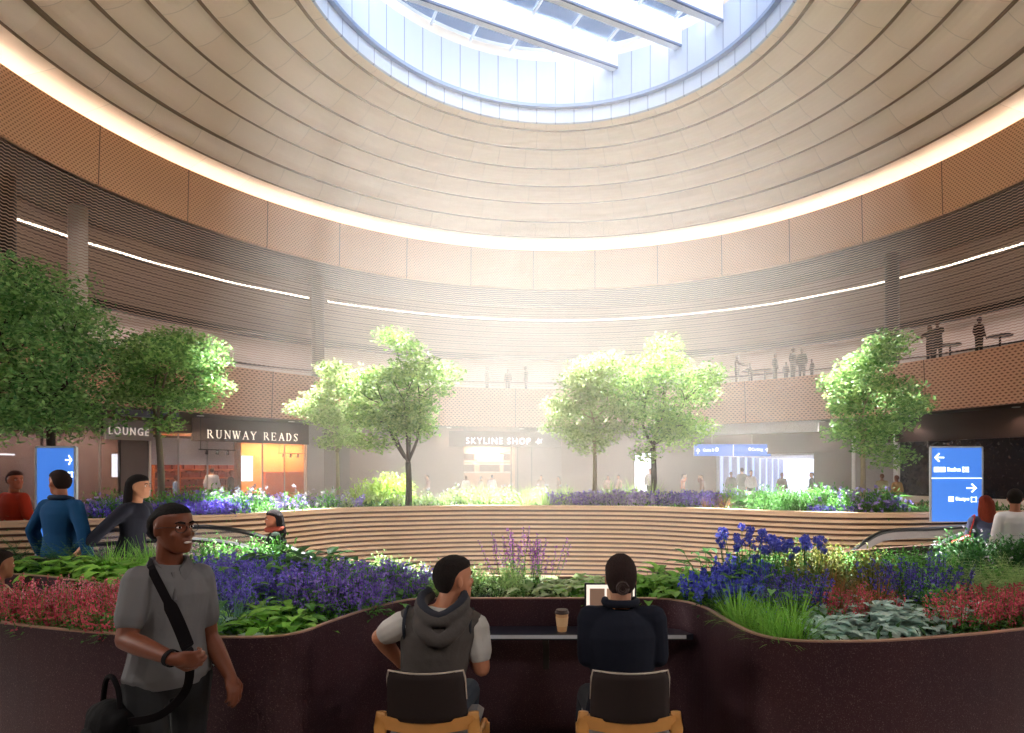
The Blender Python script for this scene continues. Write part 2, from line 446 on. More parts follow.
# ------------------------------------------------------------------ floor with the escalator opening
wood_pts = [(-60, 8.0), (20, 8.3), (76, 8.6), (193, 9.3), (260, 9.9), (341, 11.2), (430, 11.8), (500, 12.0), (626, 11.8), (700, 11.2), (780, 10.4), (865, 9.95), (980, 10.2), (1080, 10.8)]
WZ = CZ-.72
wood_curve = [Vector(((px-PPX)/F*d, d, 0)) for px, d in wood_pts]
wood_curve = catmull(wood_curve, 6)
wl, wr = wood_curve[0], wood_curve[-1]
hole = [v.copy() for v in wood_curve]+[Vector((7.4, 9.2, 0)), Vector((4.9, 8.9, 0)), Vector((3.2, 7.9, 0)), Vector((0, 7.2, 0)), Vector((-2.2, 7.0, 0)), Vector((-3.3, 7.3, 0)), Vector((-6.9, 7.5, 0))]
def fill_floor():
    bm = bmesh.new()
    out = [bm.verts.new(pol(2*pi*i/96, 24.5, 0)) for i in range(96)]
    inn = [bm.verts.new(v) for v in hole]
    es = []
    for L in (out, inn):
        for i in range(len(L)): es.append(bm.edges.new((L[i], L[(i+1) % len(L)])))
    bmesh.ops.triangle_fill(bm, edges=es, use_beauty=True, normal=(0, 0, 1))
    bm.verts.index_update()
    r = [v.co.copy() for v in bm.verts], [tuple(v.index for v in f.verts) for f in bm.faces]
    bm.free(); return r
struct('floor', fill_floor(), M['floor'])
struct('wall_pit', loft([hole, [v+Vector((0, 0, -3.6)) for v in hole]], cap=False), M['darkwall'])
struct('floor_lower', loft([[v+Vector((0, 0, -3.6)) for v in hole]], cap=False) if False else (lambda L: (L+[sum(L, Vector())/len(L)], [(i, (i+1) % len(L), len(L)) for i in range(len(L))]))([v+Vector((0, 0, -3.6)) for v in hole]), M['floor'])
# ground outside the drum wall is closed by the concourse wall

# ------------------------------------------------------------------ timber slatted planter beyond the opening
def normals2(c):
    out = []
    for i in range(len(c)):
        t = (c[min(i+1, len(c)-1)]-c[max(i-1, 0)]).normalized()
        out.append(Vector((-t.y, t.x, 0)))
    return out
wn = normals2(wood_curve)                      # points away from the camera (+y side)
tp = root('timber_planter', (wood_curve[len(wood_curve)//2].x, wood_curve[len(wood_curve)//2].y, 0),
          'long curving raised planter faced in warm horizontal timber slats behind the escalators', 'planter')
zz = WZ; slats = []
back = [[v+n*.03+Vector((0, 0, z)) for v, n in zip(wood_curve, wn)] for z in (-3.2, WZ-.02)]
mk('backing', loft(back, cap=False, closed=False), M['slat_gap'], tp)
while zz > -1.4:
    h = .052
    r = []
    for v, n in zip(wood_curve, wn):
        r.append([v+Vector((0, 0, zz)), v-n*.035+Vector((0, 0, zz-.008)), v-n*.035+Vector((0, 0, zz-h)), v+Vector((0, 0, zz-h))])
    slats.append(loft(r))
    zz -= .088
mk('slat_cladding', join(*slats), M['slat'], tp)
mk('coping', loft([[v-n*.05+Vector((0, 0, WZ)), v-n*.05+Vector((0, 0, WZ+.03)), v+n*.12+Vector((0, 0, WZ+.03)), v+n*.12+Vector((0, 0, WZ))] for v, n in zip(wood_curve, wn)]), M['slat'], tp)
FAR_W = 3.0
FSOIL = WZ-.1
mk('soil', loft([[v+n*.05+Vector((0, 0, FSOIL)), v+n*FAR_W+Vector((0, 0, FSOIL)), v+n*(FAR_W+.1)+Vector((0, 0, 0))] for v, n in zip(wood_curve, wn)], cap=False, closed=False), M['soil'], tp)
mk('rear_panel', loft([[v+n*(FAR_W+.1)+Vector((0, 0, 0)), v+n*(FAR_W+.1)+Vector((0, 0, WZ))] for v, n in zip(wood_curve, wn)], cap=False, closed=False), M['slat'], tp)

# ------------------------------------------------------------------ near corten planter
CT = CZ-.875
near_front = [(-5.6, 4.3), (-4.2, 3.95), (-3.22, 3.53), (-2.49, 3.31), (-1.9, 3.23), (-1.55, 3.23), (-1.40, 3.33), (-1.33, 3.55), (-1.22, 3.86), (-1.08, 4.10), (-.92, 4.19), (-.5, 4.2), (.2, 4.2), (.62, 4.2), (.80, 4.12), (.91, 3.92), (.96, 3.60), (1.02, 3.33), (1.13, 3.19), (1.35, 3.14), (1.8, 3.18), (2.65, 3.42), (3.9, 3.95), (5.4, 4.6)]
near_back = [(6.6, 6.0), (6.2, 7.3), (4.8, 7.35), (3.0, 6.6), (2.2, 5.9), (1.2, 5.25), (.2, 5.1), (-.9, 5.2), (-1.8, 5.9), (-2.8, 6.1), (-4.2, 6.1), (-5.6, 6.1), (-6.3, 5.8), (-5.6, 5.3), (-4.5, 5.15), (-3.6, 4.75), (-3.25, 4.5), (-3.4, 4.3), (-4.2, 4.45), (-5.4, 4.8), (-6.1, 4.7)]
nb = [Vector((x, y, 0)) for x, y in near_front+near_back]
nb = catmull(nb, 6, closed=True)
cp = root('corten_planter', (0, 4.2, 0), 'sinuous dark corten steel planter wrapping round the desk, full of flowers', 'planter')
nbn = []
for i in range(len(nb)):
    t = (nb[(i+1) % len(nb)]-nb[i-1]).normalized(); nbn.append(Vector((-t.y, t.x, 0)))   # inward (counter-clockwise loop)
def rimloft(pts, nrm, t0, t1, z0, z1):
    r = [[v+n*t0+Vector((0, 0, z0)), v+n*t1+Vector((0, 0, z0)), v+n*t1+Vector((0, 0, z1)), v+n*t0+Vector((0, 0, z1))] for v, n in zip(pts, nrm)]
    V, Fc = loft(r, cap=False); n = len(r)
    for j in range(4): Fc.append(((n-1)*4+j, (n-1)*4+(j+1) % 4, (j+1) % 4, j))
    return V, Fc
mk('steel_wall', rimloft(nb, nbn, 0, .022, 0, CT-.008), M['corten'], cp, smooth=False)
mk('rim', rimloft(nb, nbn, -.001, .026, CT-.008, CT), M['corten_edge'], cp)
def poly_fill(pts, z):
    bm = bmesh.new(); vs = [bm.verts.new((p.x, p.y, z)) for p in pts]
    es = [bm.edges.new((vs[i], vs[(i+1) % len(vs)])) for i in range(len(vs))]
    bmesh.ops.triangle_fill(bm, edges=es, use_beauty=True, normal=(0, 0, 1))
    bm.verts.index_update()
    r = [v.co.copy() for v in bm.verts], [tuple(v.index for v in f.verts) for f in bm.faces]
    bm.free(); return r
NS = CT-.09
mk('soil', poly_fill([v+n*.02 for v, n in zip(nb, nbn)], NS), M['soil'], cp)
def inside(x, y, poly, ):
    c = False; n = len(poly); j = n-1
    for i in range(n):
        a, b = poly[i], poly[j]
        if (a.y > y) != (b.y > y) and x < (b.x-a.x)*(y-a.y)/(b.y-a.y)+a.x: c = not c
        j = i
    return c

# ------------------------------------------------------------------ desk in the notch
dk = root('desk_counter', (-.05, 4.08, 0), 'narrow dark counter desk fixed inside the planter notch, in front of the two seated people', 'desk')
DZ = .815
m_desk = mat('blue black laminate', '1a1d28', .35, var=.15)
top = [(-1.08, 4.13), (-.92, 4.185), (.62, 4.185), (.80, 4.1), (.86, 3.985), (.80, 3.97), (-1.15, 3.97), (-1.17, 4.0)]
mk('worktop', loft([[Vector((x, y, DZ-.035)) for x, y in top], [Vector((x, y, DZ)) for x, y in top]]), m_desk, dk)
mk('painted_highlight', box((-.17, 3.965, DZ-.013), (1.96, .008, .022)), mat('pale edge highlight', 'c9ccd2', .3, .4), dk)  # highlight on the front edge, painted as a pale strip
for x in (-.85, -.1, .6):
    mk('bracket', join(box((x, 4.17, DZ-.16), (.04, .025, .25)), box((x, 4.08, DZ-.05), (.04, .2, .03))), M['dark'], dk)

# ------------------------------------------------------------------ straight panels between two columns of the photograph, standing on circle R
def frame_px(pa, pb, R, Rb=None):
    A = ring(pa, R); B = ring(pb, Rb or R); X = (B-A); w = X.length; X.normalize(); N = Vector((X.y, -X.x, 0))   # N towards the camera side
    return A, B, X, N, w
def panel(pa, pb, z0, z1, R, th=.06, off=0.0):
    A, B, X, N, w = frame_px(pa, pb, R)
    c = (A+B)/2+N*off; c.z = (z0+z1)/2
    return box(c, (w, th, z1-z0), X, N)
def zr(px, py, R):                                     # height of row py on circle R in column px
    return zat(py, ring(px, R).y)
_font = {}
def text_vf(s, h=1.0, bold=0.0, ext=.02, spacing=1.0):
    cu = bpy.data.curves.new('t', 'FONT'); cu.body = s; cu.extrude = ext; cu.space_character = spacing; cu.offset = bold
    o = bpy.data.objects.new('t', cu); COL.objects.link(o)
    dg = bpy.context.evaluated_depsgraph_get(); me = bpy.data.meshes.new_from_object(o.evaluated_get(dg))
    V = [v.co.copy() for v in me.vertices]; Fc = [tuple(p.vertices) for p in me.polygons]
    bpy.data.objects.remove(o); bpy.data.curves.remove(cu); bpy.data.meshes.remove(me)
    return V, Fc
def place_text(vf, O, X, N, w=None, h=None, Z=Vector((0, 0, 1)), depth=.02):
    """fit the glyphs in a w x h box whose lower-left corner is O"""
    V, Fc = vf
    x0 = min(v.x for v in V); x1 = max(v.x for v in V); y0 = min(v.y for v in V); y1 = max(v.y for v in V)
    sy = h/(y1-y0); sx = w/(x1-x0) if w else sy
    zmax = max(v.z for v in V) or 1
    return [O+X*((v.x-x0)*sx)+Z*((v.y-y0)*sy)+N*(v.z/zmax*depth) for v in V], Fc
SER = {  # serif capitals as strokes: (x0,y0,x1,y1,thickness)
 'R': [(.18, 0, .18, 1, .13), (.18, .95, .5, .95, .06), (.5, .95, .62, .74, .11), (.62, .74, .5, .52, .11), (.18, .52, .5, .52, .06), (.42, .5, .8, .03, .13), (.05, .03, .32, .03, .05), (.05, .97, .2, .97, .05), (.68, .03, .9, .03, .05)],
 'U': [(.2, 1, .2, .25, .13), (.2, .25, .34, .05, .1), (.34, .05, .58, .05, .07), (.58, .05, .72, .25, .06), (.72, .25, .72, 1, .06), (.05, .97, .35, .97, .05), (.6, .97, .86, .97, .05)],
 'N': [(.18, 0, .18, 1, .06), (.16, .98, .78, .03, .14), (.78, 0, .78, 1, .06), (.04, .03, .32, .03, .05), (.64, .97, .92, .97, .05), (.02, .97, .2, .97, .05)],
 'W': [(.08, 1, .34, .02, .13), (.34, .02, .55, .9, .06), (.5, 1, .76, .02, .13), (.76, .02, 1.0, 1, .06), (0, .97, .22, .97, .05), (.88, .97, 1.12, .97, .05), (.4, .97, .62, .97, .05)],
 'A': [(.12, 0, .45, 1, .06), (.43, 1, .78, 0, .14), (.24, .36, .64, .36, .06), (0, .03, .24, .03, .05), (.62, .03, .92, .03, .05)],
 'Y': [(.06, 1, .42, .48, .13), (.42, .48, .76, 1, .06), (.43, 0, .43, .5, .13), (0, .97, .22, .97, .05), (.64, .97, .86, .97, .05), (.28, .03, .58, .03, .05)],
 'E': [(.18, 0, .18, 1, .13), (.05, .97, .7, .97, .06), (.05, .03, .72, .03, .06), (.18, .52, .55, .52, .06), (.7, .97, .7, .78, .05), (.72, .03, .72, .24, .05), (.55, .62, .55, .42, .05)],
 'D': [(.18, 0, .18, 1, .13), (.05, .97, .5, .97, .06), (.05, .03, .5, .03, .06), (.5, .97, .74, .7, .1), (.74, .7, .74, .3, .13), (.74, .3, .5, .03, .1)],
 'S': [(.66, .8, .48, .96, .06), (.48, .96, .26, .92, .07), (.26, .92, .18, .72, .11), (.18, .72, .6, .34, .14), (.6, .34, .6, .14, .1), (.6, .14, .4, .03, .07), (.4, .03, .16, .16, .06), (.66, .98, .66, .76, .05), (.14, .26, .14, .02, .05)]}
def serif_vf(s):
    V, Fc = [], []; x = 0
    for ch in s:
        if ch == ' ': x += .7; continue
        for a, b, c, d, t in SER[ch]:
            p = Vector((a, b, 0)); q = Vector((c, d, 0)); u = (q-p).normalized(); n = Vector((-u.y, u.x, 0))*t/2
            k = len(V)
            for zz_ in (0, .1):
                V += [v+Vector((x, 0, zz_)) for v in (p-n, q-n, q+n, p+n)]
            Fc += [(k, k+1, k+2, k+3), (k+7, k+6, k+5, k+4)]+[(k+i, k+(i+1) % 4, k+4+(i+1) % 4, k+4+i) for i in range(4)]
        x += 1.12 if ch != 'W' else 1.35
    return V, Fc
def sign_text(vf, px0, px1, y0, y1, R, parent, m=None, name='lettering', pa=None, pb=None, off=.1):
    """text between columns px0..px1 and rows y0(top)..y1(bottom) on a panel face that spans pa..pb at R"""
    A, B, X, N, w = frame_px(pa, pb, R)
    def hit(px):                                       # on the chord line A-B
        u = (px-PPX)/F; d = Vector((u, 1, 0)); AA = A+N*off
        den = d.x*X.y-d.y*X.x
        t = (AA.x*X.y-AA.y*X.x)/den
        return d*t
    p0, p1 = hit(px0), hit(px1); dm = (p0.y+p1.y)/2
    O = p0.copy(); O.z = zat(y1, dm)
    return mk(name, place_text(vf, O, X, N, (p1-p0).length, (y1-y0)/F*dm), m or M['signwhite'], parent)

# ------------------------------------------------------------------ concourse shopfronts round the ground floor
RS = 19.0
M['sbrown'] = mat('dark brown sign board', '4a3732', .45, var=.06)
M['copperpost'] = mat('copper portal', 'b06a3a', .35, .4)
M['orange'] = mat('orange lit joinery', 'c4622a', .5, var=.2, nscale=6)
M['warmlit'] = emis('warm shop light panel', 'ffe2b8', 2.2)
M['whitelit'] = emis('white lit panel', 'f8f6ff', 1.6)
M['shopglass'] = glass_mat('shop glass', 'b9a6a0', .12)
M['dimglass'] = glass_mat('dim lounge glass', '86706a', .45)
M['purplebrown'] = mat('mauve brown wall', '8d746c', .55, var=.08)
M['greyp'] = mat('grey stone panel', '98908f', .5, var=.06)
M['books'] = mat('rows of books', '8c3a1e', .7, var=.6, nscale=12)
Z0 = .0
# -- lounge
g = root('lounge_front', ring(70, RS), 'glazed lounge shopfront at the far left under the LOUNGE sign', 'shopfront')
mk('glass', panel(-40, 118, 0, 3.6, RS), M['dimglass'], g)
mk('interior_wall', panel(-40, 118, 0, 3.7, RS+2.2), M['purplebrown'], g)
mk('door', panel(118, 148, 0, 3.45, RS), M['darkwall'], g)
for px in (-10, 40, 98, 118, 148): mk('mullion', panel(px, px+1.3, 0, 3.6, RS, .1, .05), M['offwhite'] if px in (98, 148) else M['dark'], g)
mk('window', panel(112, 117.5, zr(115, 477, RS+.2), zr(115, 454, RS+.2), RS+.1, .05), M['whitelit'], g)
mk('light_strip', panel(-10, 15, zr(0, 455, RS+2), zr(0, 453.5, RS+2), RS+2.05, .05), M['whitelit'], g)
fa = mk('fascia', panel(104, 152, zr(128, 440, RS-.1), zr(128, 420, RS-.1), RS-.15, .15), M['greyp'], g)
sign_text(text_vf('LOUNGE', bold=0.0, spacing=1.35), 109, 148.5, 427.5, 435, RS-.15, g, mat('pale lettering', 'd9d0cb', .5, emit='d9d0cb', es=.25), pa=104, pb=152)
mk('canopy_beam', panel(118, 176, zr(148, 418, RS-.6), zr(148, 406, RS-.6), RS-.8, .4), mat('slate beam', '6d7386', .5), g)
# -- bookshop
g = root('bookshop_front', ring(228, RS), 'bookshop front under the RUNWAY READS sign with orange shelving behind glass', 'shopfront')
mk('glass', panel(150, 306, 0, 3.5, RS), M['shopglass'], g)
mk('fascia', panel(192, 308, zr(250, 443, RS-.1), zr(250, 421, RS-.1), RS-.15, .15), M['sbrown'], g)
sign_text(serif_vf('RUNWAY READS'), 207, 297.5, 431.5, 440, RS-.15, g, mat('cream lettering', 'efe2d2', .5, emit='efe2d2', es=.5), pa=192, pb=308)
mk('transom_panel', panel(151, 239, zr(195, 465, RS+.3), zr(195, 439, RS+.3), RS+.3, .08), mat('pale transom', 'c9bcc0', .5), g)
mk('portal_post', panel(235.5, 240, 0, 3.5, RS-.1, .25), M['copperpost'], g)
for px in (150, 178, 207, 262, 284, 304): mk('mullion', panel(px, px+.9, 0, 3.5, RS-.02, .08), M['steel'], g)
mk('interior_wall', panel(240, 312, 0, 3.6, RS+2.0), mat('amber shop wall', 'd9924f', .6), g)
mk('interior_ceiling', panel(150, 310, 3.45, 3.5, RS+1.0, 1.9), mat('amber ceiling', 'e0b080', .6), g)
mk('display_panel', panel(240.5, 252.5, zr(246, 481, RS+.4), zr(246, 456, RS+.4), RS+.4, .05), M['whitelit'], g)
mk('counter', panel(264, 302, 0, zr(283, 472, RS+1.3), RS+1.3, .5), M['orange'], g)
def bookcase(pa, pb, R, rows, label, top):
    b = root('bookcase', ring((pa+pb)/2, R), label, 'bookcase')
    A, B, X, N, w = frame_px(pa, pb, R); mid = (A+B)/2
    mk('back', box(mid-N*.18+Vector((0, 0, top/2)), (w, .03, top), X, N), M['orange'], b)
    for s in (-1, 1): mk('side', box(mid+X*s*(w/2-.02)+Vector((0, 0, top/2)), (.04, .36, top), X, N), M['orange'], b)
    vfs = []
    for k in range(rows+1):
        mk('shelf', box(mid+Vector((0, 0, top*k/rows+.02)), (w, .34, .035), X, N), M['orange'], b)
        if k < rows:
            x = -w/2+.08
            while x < w/2-.1:
                bw = R_.uniform(.03, .07); bh = top/rows*R_.uniform(.55, .8)
                if R_.random() < .85: vfs.append(box(mid+X*(x+bw/2)+Vector((0, 0, top*k/rows+.04+bh/2)), (bw*.9, .22, bh), X, N))
                x += bw
    mk('books', join(*vfs), M['books'], b, kind='stuff')
    return b
bookcase(152, 176, RS+.9, 6, 'dark orange bookcase behind the slim tree trunk, leftmost in the bookshop', zr(165, 464, RS+.9)+.1)
bookcase(178, 206, RS+.9, 6, 'orange bookcase between two glazing bars, middle of three in the bookshop', zr(190, 464, RS+.9)+.1)
bookcase(208, 235, RS+.9, 6, 'orange bookcase beside the copper post of the bookshop', zr(220, 464, RS+.9)+.1)
# track lights
for pa, pb, y, lab in ((196, 233, 450, 'black lighting track with spotlights above the bookcases'), (276, 302, 453, 'thin lighting track with spotlights in the right bay of the bookshop')):
    A, B, X, N, w = frame_px(pa, pb, RS-.05 if pa < 240 else RS+.9); z = zr((pa+pb)/2, y, RS)
    t = root('track_light', ((A+B)/2).xyz+Vector((0, 0, z)), lab, 'light')
    mk('track', box((A+B)/2+N*.25+Vector((0, 0, z)), (w, .04, .04), X, N), M['black'], t)
    for f in (.22, .5, .78):
        c = A+X*w*f+N*.25+Vector((0, 0, z-.12))
        mk('spotlight', tube([c+Vector((0, 0, .1)), c-N*.05-Vector((0, 0, .08))], [.05, .07], 8), M['black'], t)
    for f in (.05, .95):
        c = A+X*w*f+N*.25+Vector((0, 0, z)); mk('hanger', tube([c, Vector((c.x, c.y, H_PB))], .012, 5), M['black'], t)
# -- wall piers between the shops
def pier(pa, pb, m, lab, R=RS, z1=H_PB, th=.3, name='wall_pier'):
    o = struct(name, panel(pa, pb, 0, z1, R, th), m, loc=ring((pa+pb)/2, R)); return o
pier(306, 323, M['greyp'], ''); pier(323, 349, M['darkwall'], ''); pier(349, 463, M['purplebrown'], '')
# -- skyline shop
g = root('gift_shop_front', ring(510, RS), 'shopfront under the SKYLINE SHOP sign, washed by the bright haze', 'shopfront')
mk('fascia', panel(449, 561, zr(505, 447, RS-.1), zr(505, 432, RS-.1), RS-.2, .15), M['sbrown'], g)
sign_text(text_vf('SKYLINE SHOP', bold=.01, spacing=1.25), 466, 530.5, 437.8, 444, RS-.2, g, pa=449, pb=561)
def bird_vf():
    pts = [(0, .35), (.3, .5), (.45, 1), (.62, .62), (1, .9), (.8, .45), (.95, .2), (.6, .28), (.4, 0), (.35, .3)]
    V = [Vector((x, y, z)) for z in (0, .1) for x, y in pts]+[Vector((.5, .45, 0)), Vector((.5, .45, .1))]
    n = len(pts); Fc = []
    for j in range(n):
        k = (j+1) % n; Fc += [(j, k, n+k, n+j), (n+j, n+k, 2*n+1), (k, j, 2*n)]
    return V, Fc
sign_text(bird_vf(), 535, 542.5, 438, 444.5, RS-.2, g, name='bird_emblem', pa=449, pb=561)
mk('glass', panel(463, 562, 0, zr(505, 447, RS), RS), M['shopglass'], g)
mk('interior_wall', panel(460, 515, 0, 3.6, RS+1.6), mat('peach shop wall', 'e6b99a', .6), g)
mk('interior_wall', panel(515, 568, 0, 3.6, RS+.9), mat('mauve shop wall', 'a98c86', .6), g)
mk('light_panel', panel(478, 500, zr(489, 462, RS+1.4), zr(489, 449, RS+1.4), RS+1.5, .05), M['warmlit'], g)
for px in (462.5, 510.5, 517, 531, 562): mk('mullion', panel(px, px+1.2, 0, zr(505, 447, RS), RS-.02, .1), M['offwhite'] if px < 500 else M['darkwall'], g)
for k, y in enumerate((453, 461, 464, 472)):
    mk('shelf', panel(463, 511, zr(487, y+.8, RS+.9), zr(487, y-.4, RS+.9), RS+.9, .3), M['offwhite'], g)
for a, b in ((464, 474), (479.5, 499.5), (503.5, 510)): mk('shelf_unit', panel(a, b, zr(487, 471.5, RS+1), zr(487, 464, RS+1), RS+1.0, .25), M['purplebrown'], g)
for a, b in ((464, 474), (503.5, 510)): mk('shelf_unit', panel(a, b, zr(487, 460, RS+1), zr(487, 453.5, RS+1), RS+1.0, .25), M['purplebrown'], g)
pier(562, 634, M['purplebrown'], '')
# lit doorway
g = root('doorway', ring(645, RS), 'small brightly lit white doorway behind the right-centre trees', 'door')
mk('leaf', panel(635, 654, 0, zr(645, 453.5, RS), RS, .05), M['whitelit'], g)
for px in (633.5, 640, 647, 654): mk('frame', panel(px, px+1, 0, zr(645, 453, RS), RS-.05, .12), M['offwhite'] if px > 634 else M['dark'], g)
mk('overpanel', panel(633, 656, zr(645, 453, RS), H_PB, RS, .2), M['purplebrown'], g)
pier(656, 716, M['darkwall'], '')
# -- corridor portal
g = root('corridor', ring(765, RS), 'bright white slatted corridor opening off the concourse at right', 'corridor')
A, B, X, N, w = frame_px(716, 815, RS); D = -N
ztop = zr(765, 454, RS)
mk('header', panel(714, 852, ztop, H_PB, RS, .25), M['darkwall'], g)
LEN = 14
mk('floor_strip', box((A+B)/2+D*LEN/2+Vector((0, 0, .01)), (w, LEN, .02), X, D), M['floor'], g)
mk('ceiling_panel', box((A+B)/2+D*LEN/2+Vector((0, 0, ztop+.3)), (w, LEN, .04), X, D), emis('corridor ceiling light', 'e4e8f8', .45), g)
for k in range(12):
    mk('ceiling_slat', box((A+B)/2+D*(.2+k*1.15)+Vector((0, 0, ztop-.0)), (w, .5, .16), X, D), M['white'], g)
mk('right_wall', box(B+D*LEN/2+Vector((0, 0, ztop/2)), (.08, LEN, ztop), X, D), M['white'], g)
mk('left_wall', box(A-X*.25+D*LEN/2+Vector((0, 0, ztop/2)), (.08, LEN, ztop+.3), X, D), emis('corridor glazing', 'b0c4f0', .4), g)
for k in range(10):
    mk('fin', box(A-X*.05+D*(.3+k*1.4)+Vector((0, 0, ztop/2)), (.28, .16, ztop), X, D), mat('blue grey fin', '8f9ab5', .4), g)
mk('end_wall', box((A+B)/2+D*LEN+Vector((0, 0, ztop/2)), (w+.4, .08, ztop+.3), X, D), emis('corridor end', 'dfe6fa', .5), g)
cb = tag(mk('portal_canopy', join(panel(696, 818, zr(757, 434, RS-1), zr(757, 425, RS-1), RS-1.1, .5), panel(696, 820, zr(757, 425, RS-1), zr(757, 421.5, RS-1), RS-1.2, .7)), mat('white portal canopy', 'dfe1ea', .4), None, ring(757, RS-1)), 'white folded canopy over the corridor opening', 'canopy')
pier(815, 853, M['darkwall'], '')
pier(853, 856, M['white'], '', R=RS-.1, name='trim_post'); pier(856, 895, M['greyp'], ''); pier(895, 899, M['white'], '', R=RS-.15, name='trim_post')
g = root('dark_shopfront', ring(970, RS), 'unlit black glazed shopfront behind the right-hand blue sign', 'shopfront')
mk('glass', panel(899, 1080, .75, zr(965, 440, RS), RS, .06), M['blackwall'], g)
mk('fascia', panel(880, 1080, zr(965, 440, RS), H_PB, RS-.05, .2), mat('dark umber fascia', '3a2620', .5), g)
mk('plinth', panel(899, 1080, 0, .75, RS-.02, .15), M['offwhite'], g)
for px in (915, 938, 990, 1004, 1030): mk('mullion', panel(px, px+.8, .75, zr(965, 440, RS), RS-.06, .05), mat('grey mullion', '4a4d55', .4), g)

# ------------------------------------------------------------------ blue wayfinding signs
def arrow_vf(d):
    """arrow in a unit box pointing d ('r','l','u')"""
    st = [((0, .5), (1, .5)), ((.55, 1), (1, .5)), ((.55, 0), (1, .5))]
    V, Fc = [], []
    for (a, b), (c, e) in st:
        p, q = Vector((a, b, 0)), Vector((c, e, 0)); u = (q-p).normalized(); n = Vector((-u.y, u.x, 0))*.075
        k = len(V); V += [v+Vector((0, 0, z)) for z in (0, .1) for v in (p-n, q-n+u*.04, q+n+u*.04, p+n)]
        Fc += [(k, k+1, k+2, k+3), (k+7, k+6, k+5, k+4)]+[(k+i, k+(i+1) % 4, k+4+(i+1) % 4, k+4+i) for i in range(4)]
    if d == 'l': V = [Vector((1-v.x, v.y, v.z)) for v in V]
    if d == 'u': V = [Vector((v.y, v.x, v.z)) for v in V]
    if d == 'ur': V = [Vector((.5+((v.x-.5)-(v.y-.5))*.7, .5+((v.x-.5)+(v.y-.5))*.7, v.z)) for v in V]
    return V, Fc
def rect_vf(): return box((.5, .5, .05), (1, 1, .1))
def frame_vf(t=.12):
    return join(box((.5, t/2, .05), (1, t, .1)), box((.5, 1-t/2, .05), (1, t, .1)), box((t/2, .5, .05), (t, 1, .1)), box((1-t/2, .5, .05), (t, 1, .1)))
def flat_sign(name, label, d, px0, px1, y0, y1, th, items, foot=True, zbot=None):
    A = P(px0, y0, d); B = P(px1, y1, d); X = Vector((1, 0, 0)); N = Vector((0, -1, 0))
    zb = zbot if zbot is not None else B.z
    g = root(name, ((A.x+B.x)/2, d+th/2, zb), label, 'sign')
    mk('panel', rbox(((A.x+B.x)/2, d+th/2, (A.z+zb)/2), (B.x-A.x, th, A.z-zb), r=.006), M['bluesign'], g)
    fr = .025 if d > 5 else .02
    mk('edge_frame', join(box((A.x, d+th/2, (A.z+zb)/2), (fr, th+.004, A.z-zb)), box((B.x, d+th/2, (A.z+zb)/2), (fr*1.1, th+.004, A.z-zb)), box(((A.x+B.x)/2, d+th/2, A.z), (B.x-A.x, th+.004, fr))), mat('silver sign edge', 'c5cbd6', .35, .3), g)
    for nm, vf, a, b, t, u in items:
        O = P(a, u, d-.004)
        mk(nm, place_text(vf, O, X, N, (b-a)/F*d, (u-t)/F*d, depth=.006), M['bluesign'] if nm == 'glyph' else M['signwhite'], g)
    return g
flat_sign('wayfinding_sign', 'two-panel blue wayfinding sign with left and right arrows at the right of the timber planter', 9.75, 931, 982.5, 447, 512, .03, [
    ('arrow', arrow_vf('l'), 934.5, 944, 453, 462), ('icon', rect_vf(), 934, 939.3, 467, 472), ('icon', rect_vf(), 940, 945.3, 467, 472),
    ('glyph', text_vf('2'), 935.4, 937.8, 467.7, 471.3), ('glyph', text_vf('8'), 941.4, 943.8, 467.7, 471.3),
    ('lettering', text_vf('Etatbus'), 947.5, 960.5, 467.3, 471.3), ('icon', frame_vf(), 962.5, 968.5, 467, 472), ('arrow', arrow_vf('ur'), 964, 967, 468, 471),
    ('divider', rect_vf(), 931.5, 981.5, 477.8, 478.6), ('arrow', arrow_vf('r'), 966.5, 976.5, 483.5, 492.5), ('icon', rect_vf(), 948.5, 953.5, 496.5, 501.5),
    ('lettering', text_vf('Etatpe'), 956, 969, 497, 501.5), ('icon', frame_vf(), 971, 976.5, 497, 502)], zbot=FSOIL)
flat_sign('wayfinding_sign', 'tall blue wayfinding pylon with a white right arrow behind the man in the blue jacket', 7.2, 36, 75, 447, 560, .03, [
    ('arrow', arrow_vf('r'), 65.5, 72, 455, 465), ('icon', rect_vf(), 62.5, 66.5, 473, 476.5), ('icon', frame_vf(.2), 68.3, 72.5, 472, 477)], zbot=0)
A = ring(694, RS-1.2); dS = A.y
g = flat_sign('wayfinding_sign', 'long blue overhead sign hanging in front of the white corridor', dS-1.2, 694, 771, 444, 456, .15, [
    ('arrow', arrow_vf('u'), 696, 700, 448.5, 454), ('lettering', text_vf('Gates B'), 703, 714, 448.5, 451.5), ('icon', lathe((.5, .5, 0), [(.5, 0), (.5, .1), (0, .1)], 16), 715, 718.5, 447.5, 451.5),
    ('divider', rect_vf(), 733, 733.6, 445, 455.5), ('icon', lathe((.5, .5, 0), [(.5, 0), (.5, .1), (0, .1)], 16), 748.5, 751, 447.5, 450.5),
    ('lettering', text_vf('Carting'), 751.5, 762.5, 447.8, 451.5), ('arrow', arrow_vf('u'), 765, 769, 448, 452)])
dS -= 1.2
for px in (712, 752):
    p = P(px, 444, dS+.07); mk('hanger', tube([p, Vector((p.x, p.y, H_PB+.3))], .02, 6), M['steel'], g)

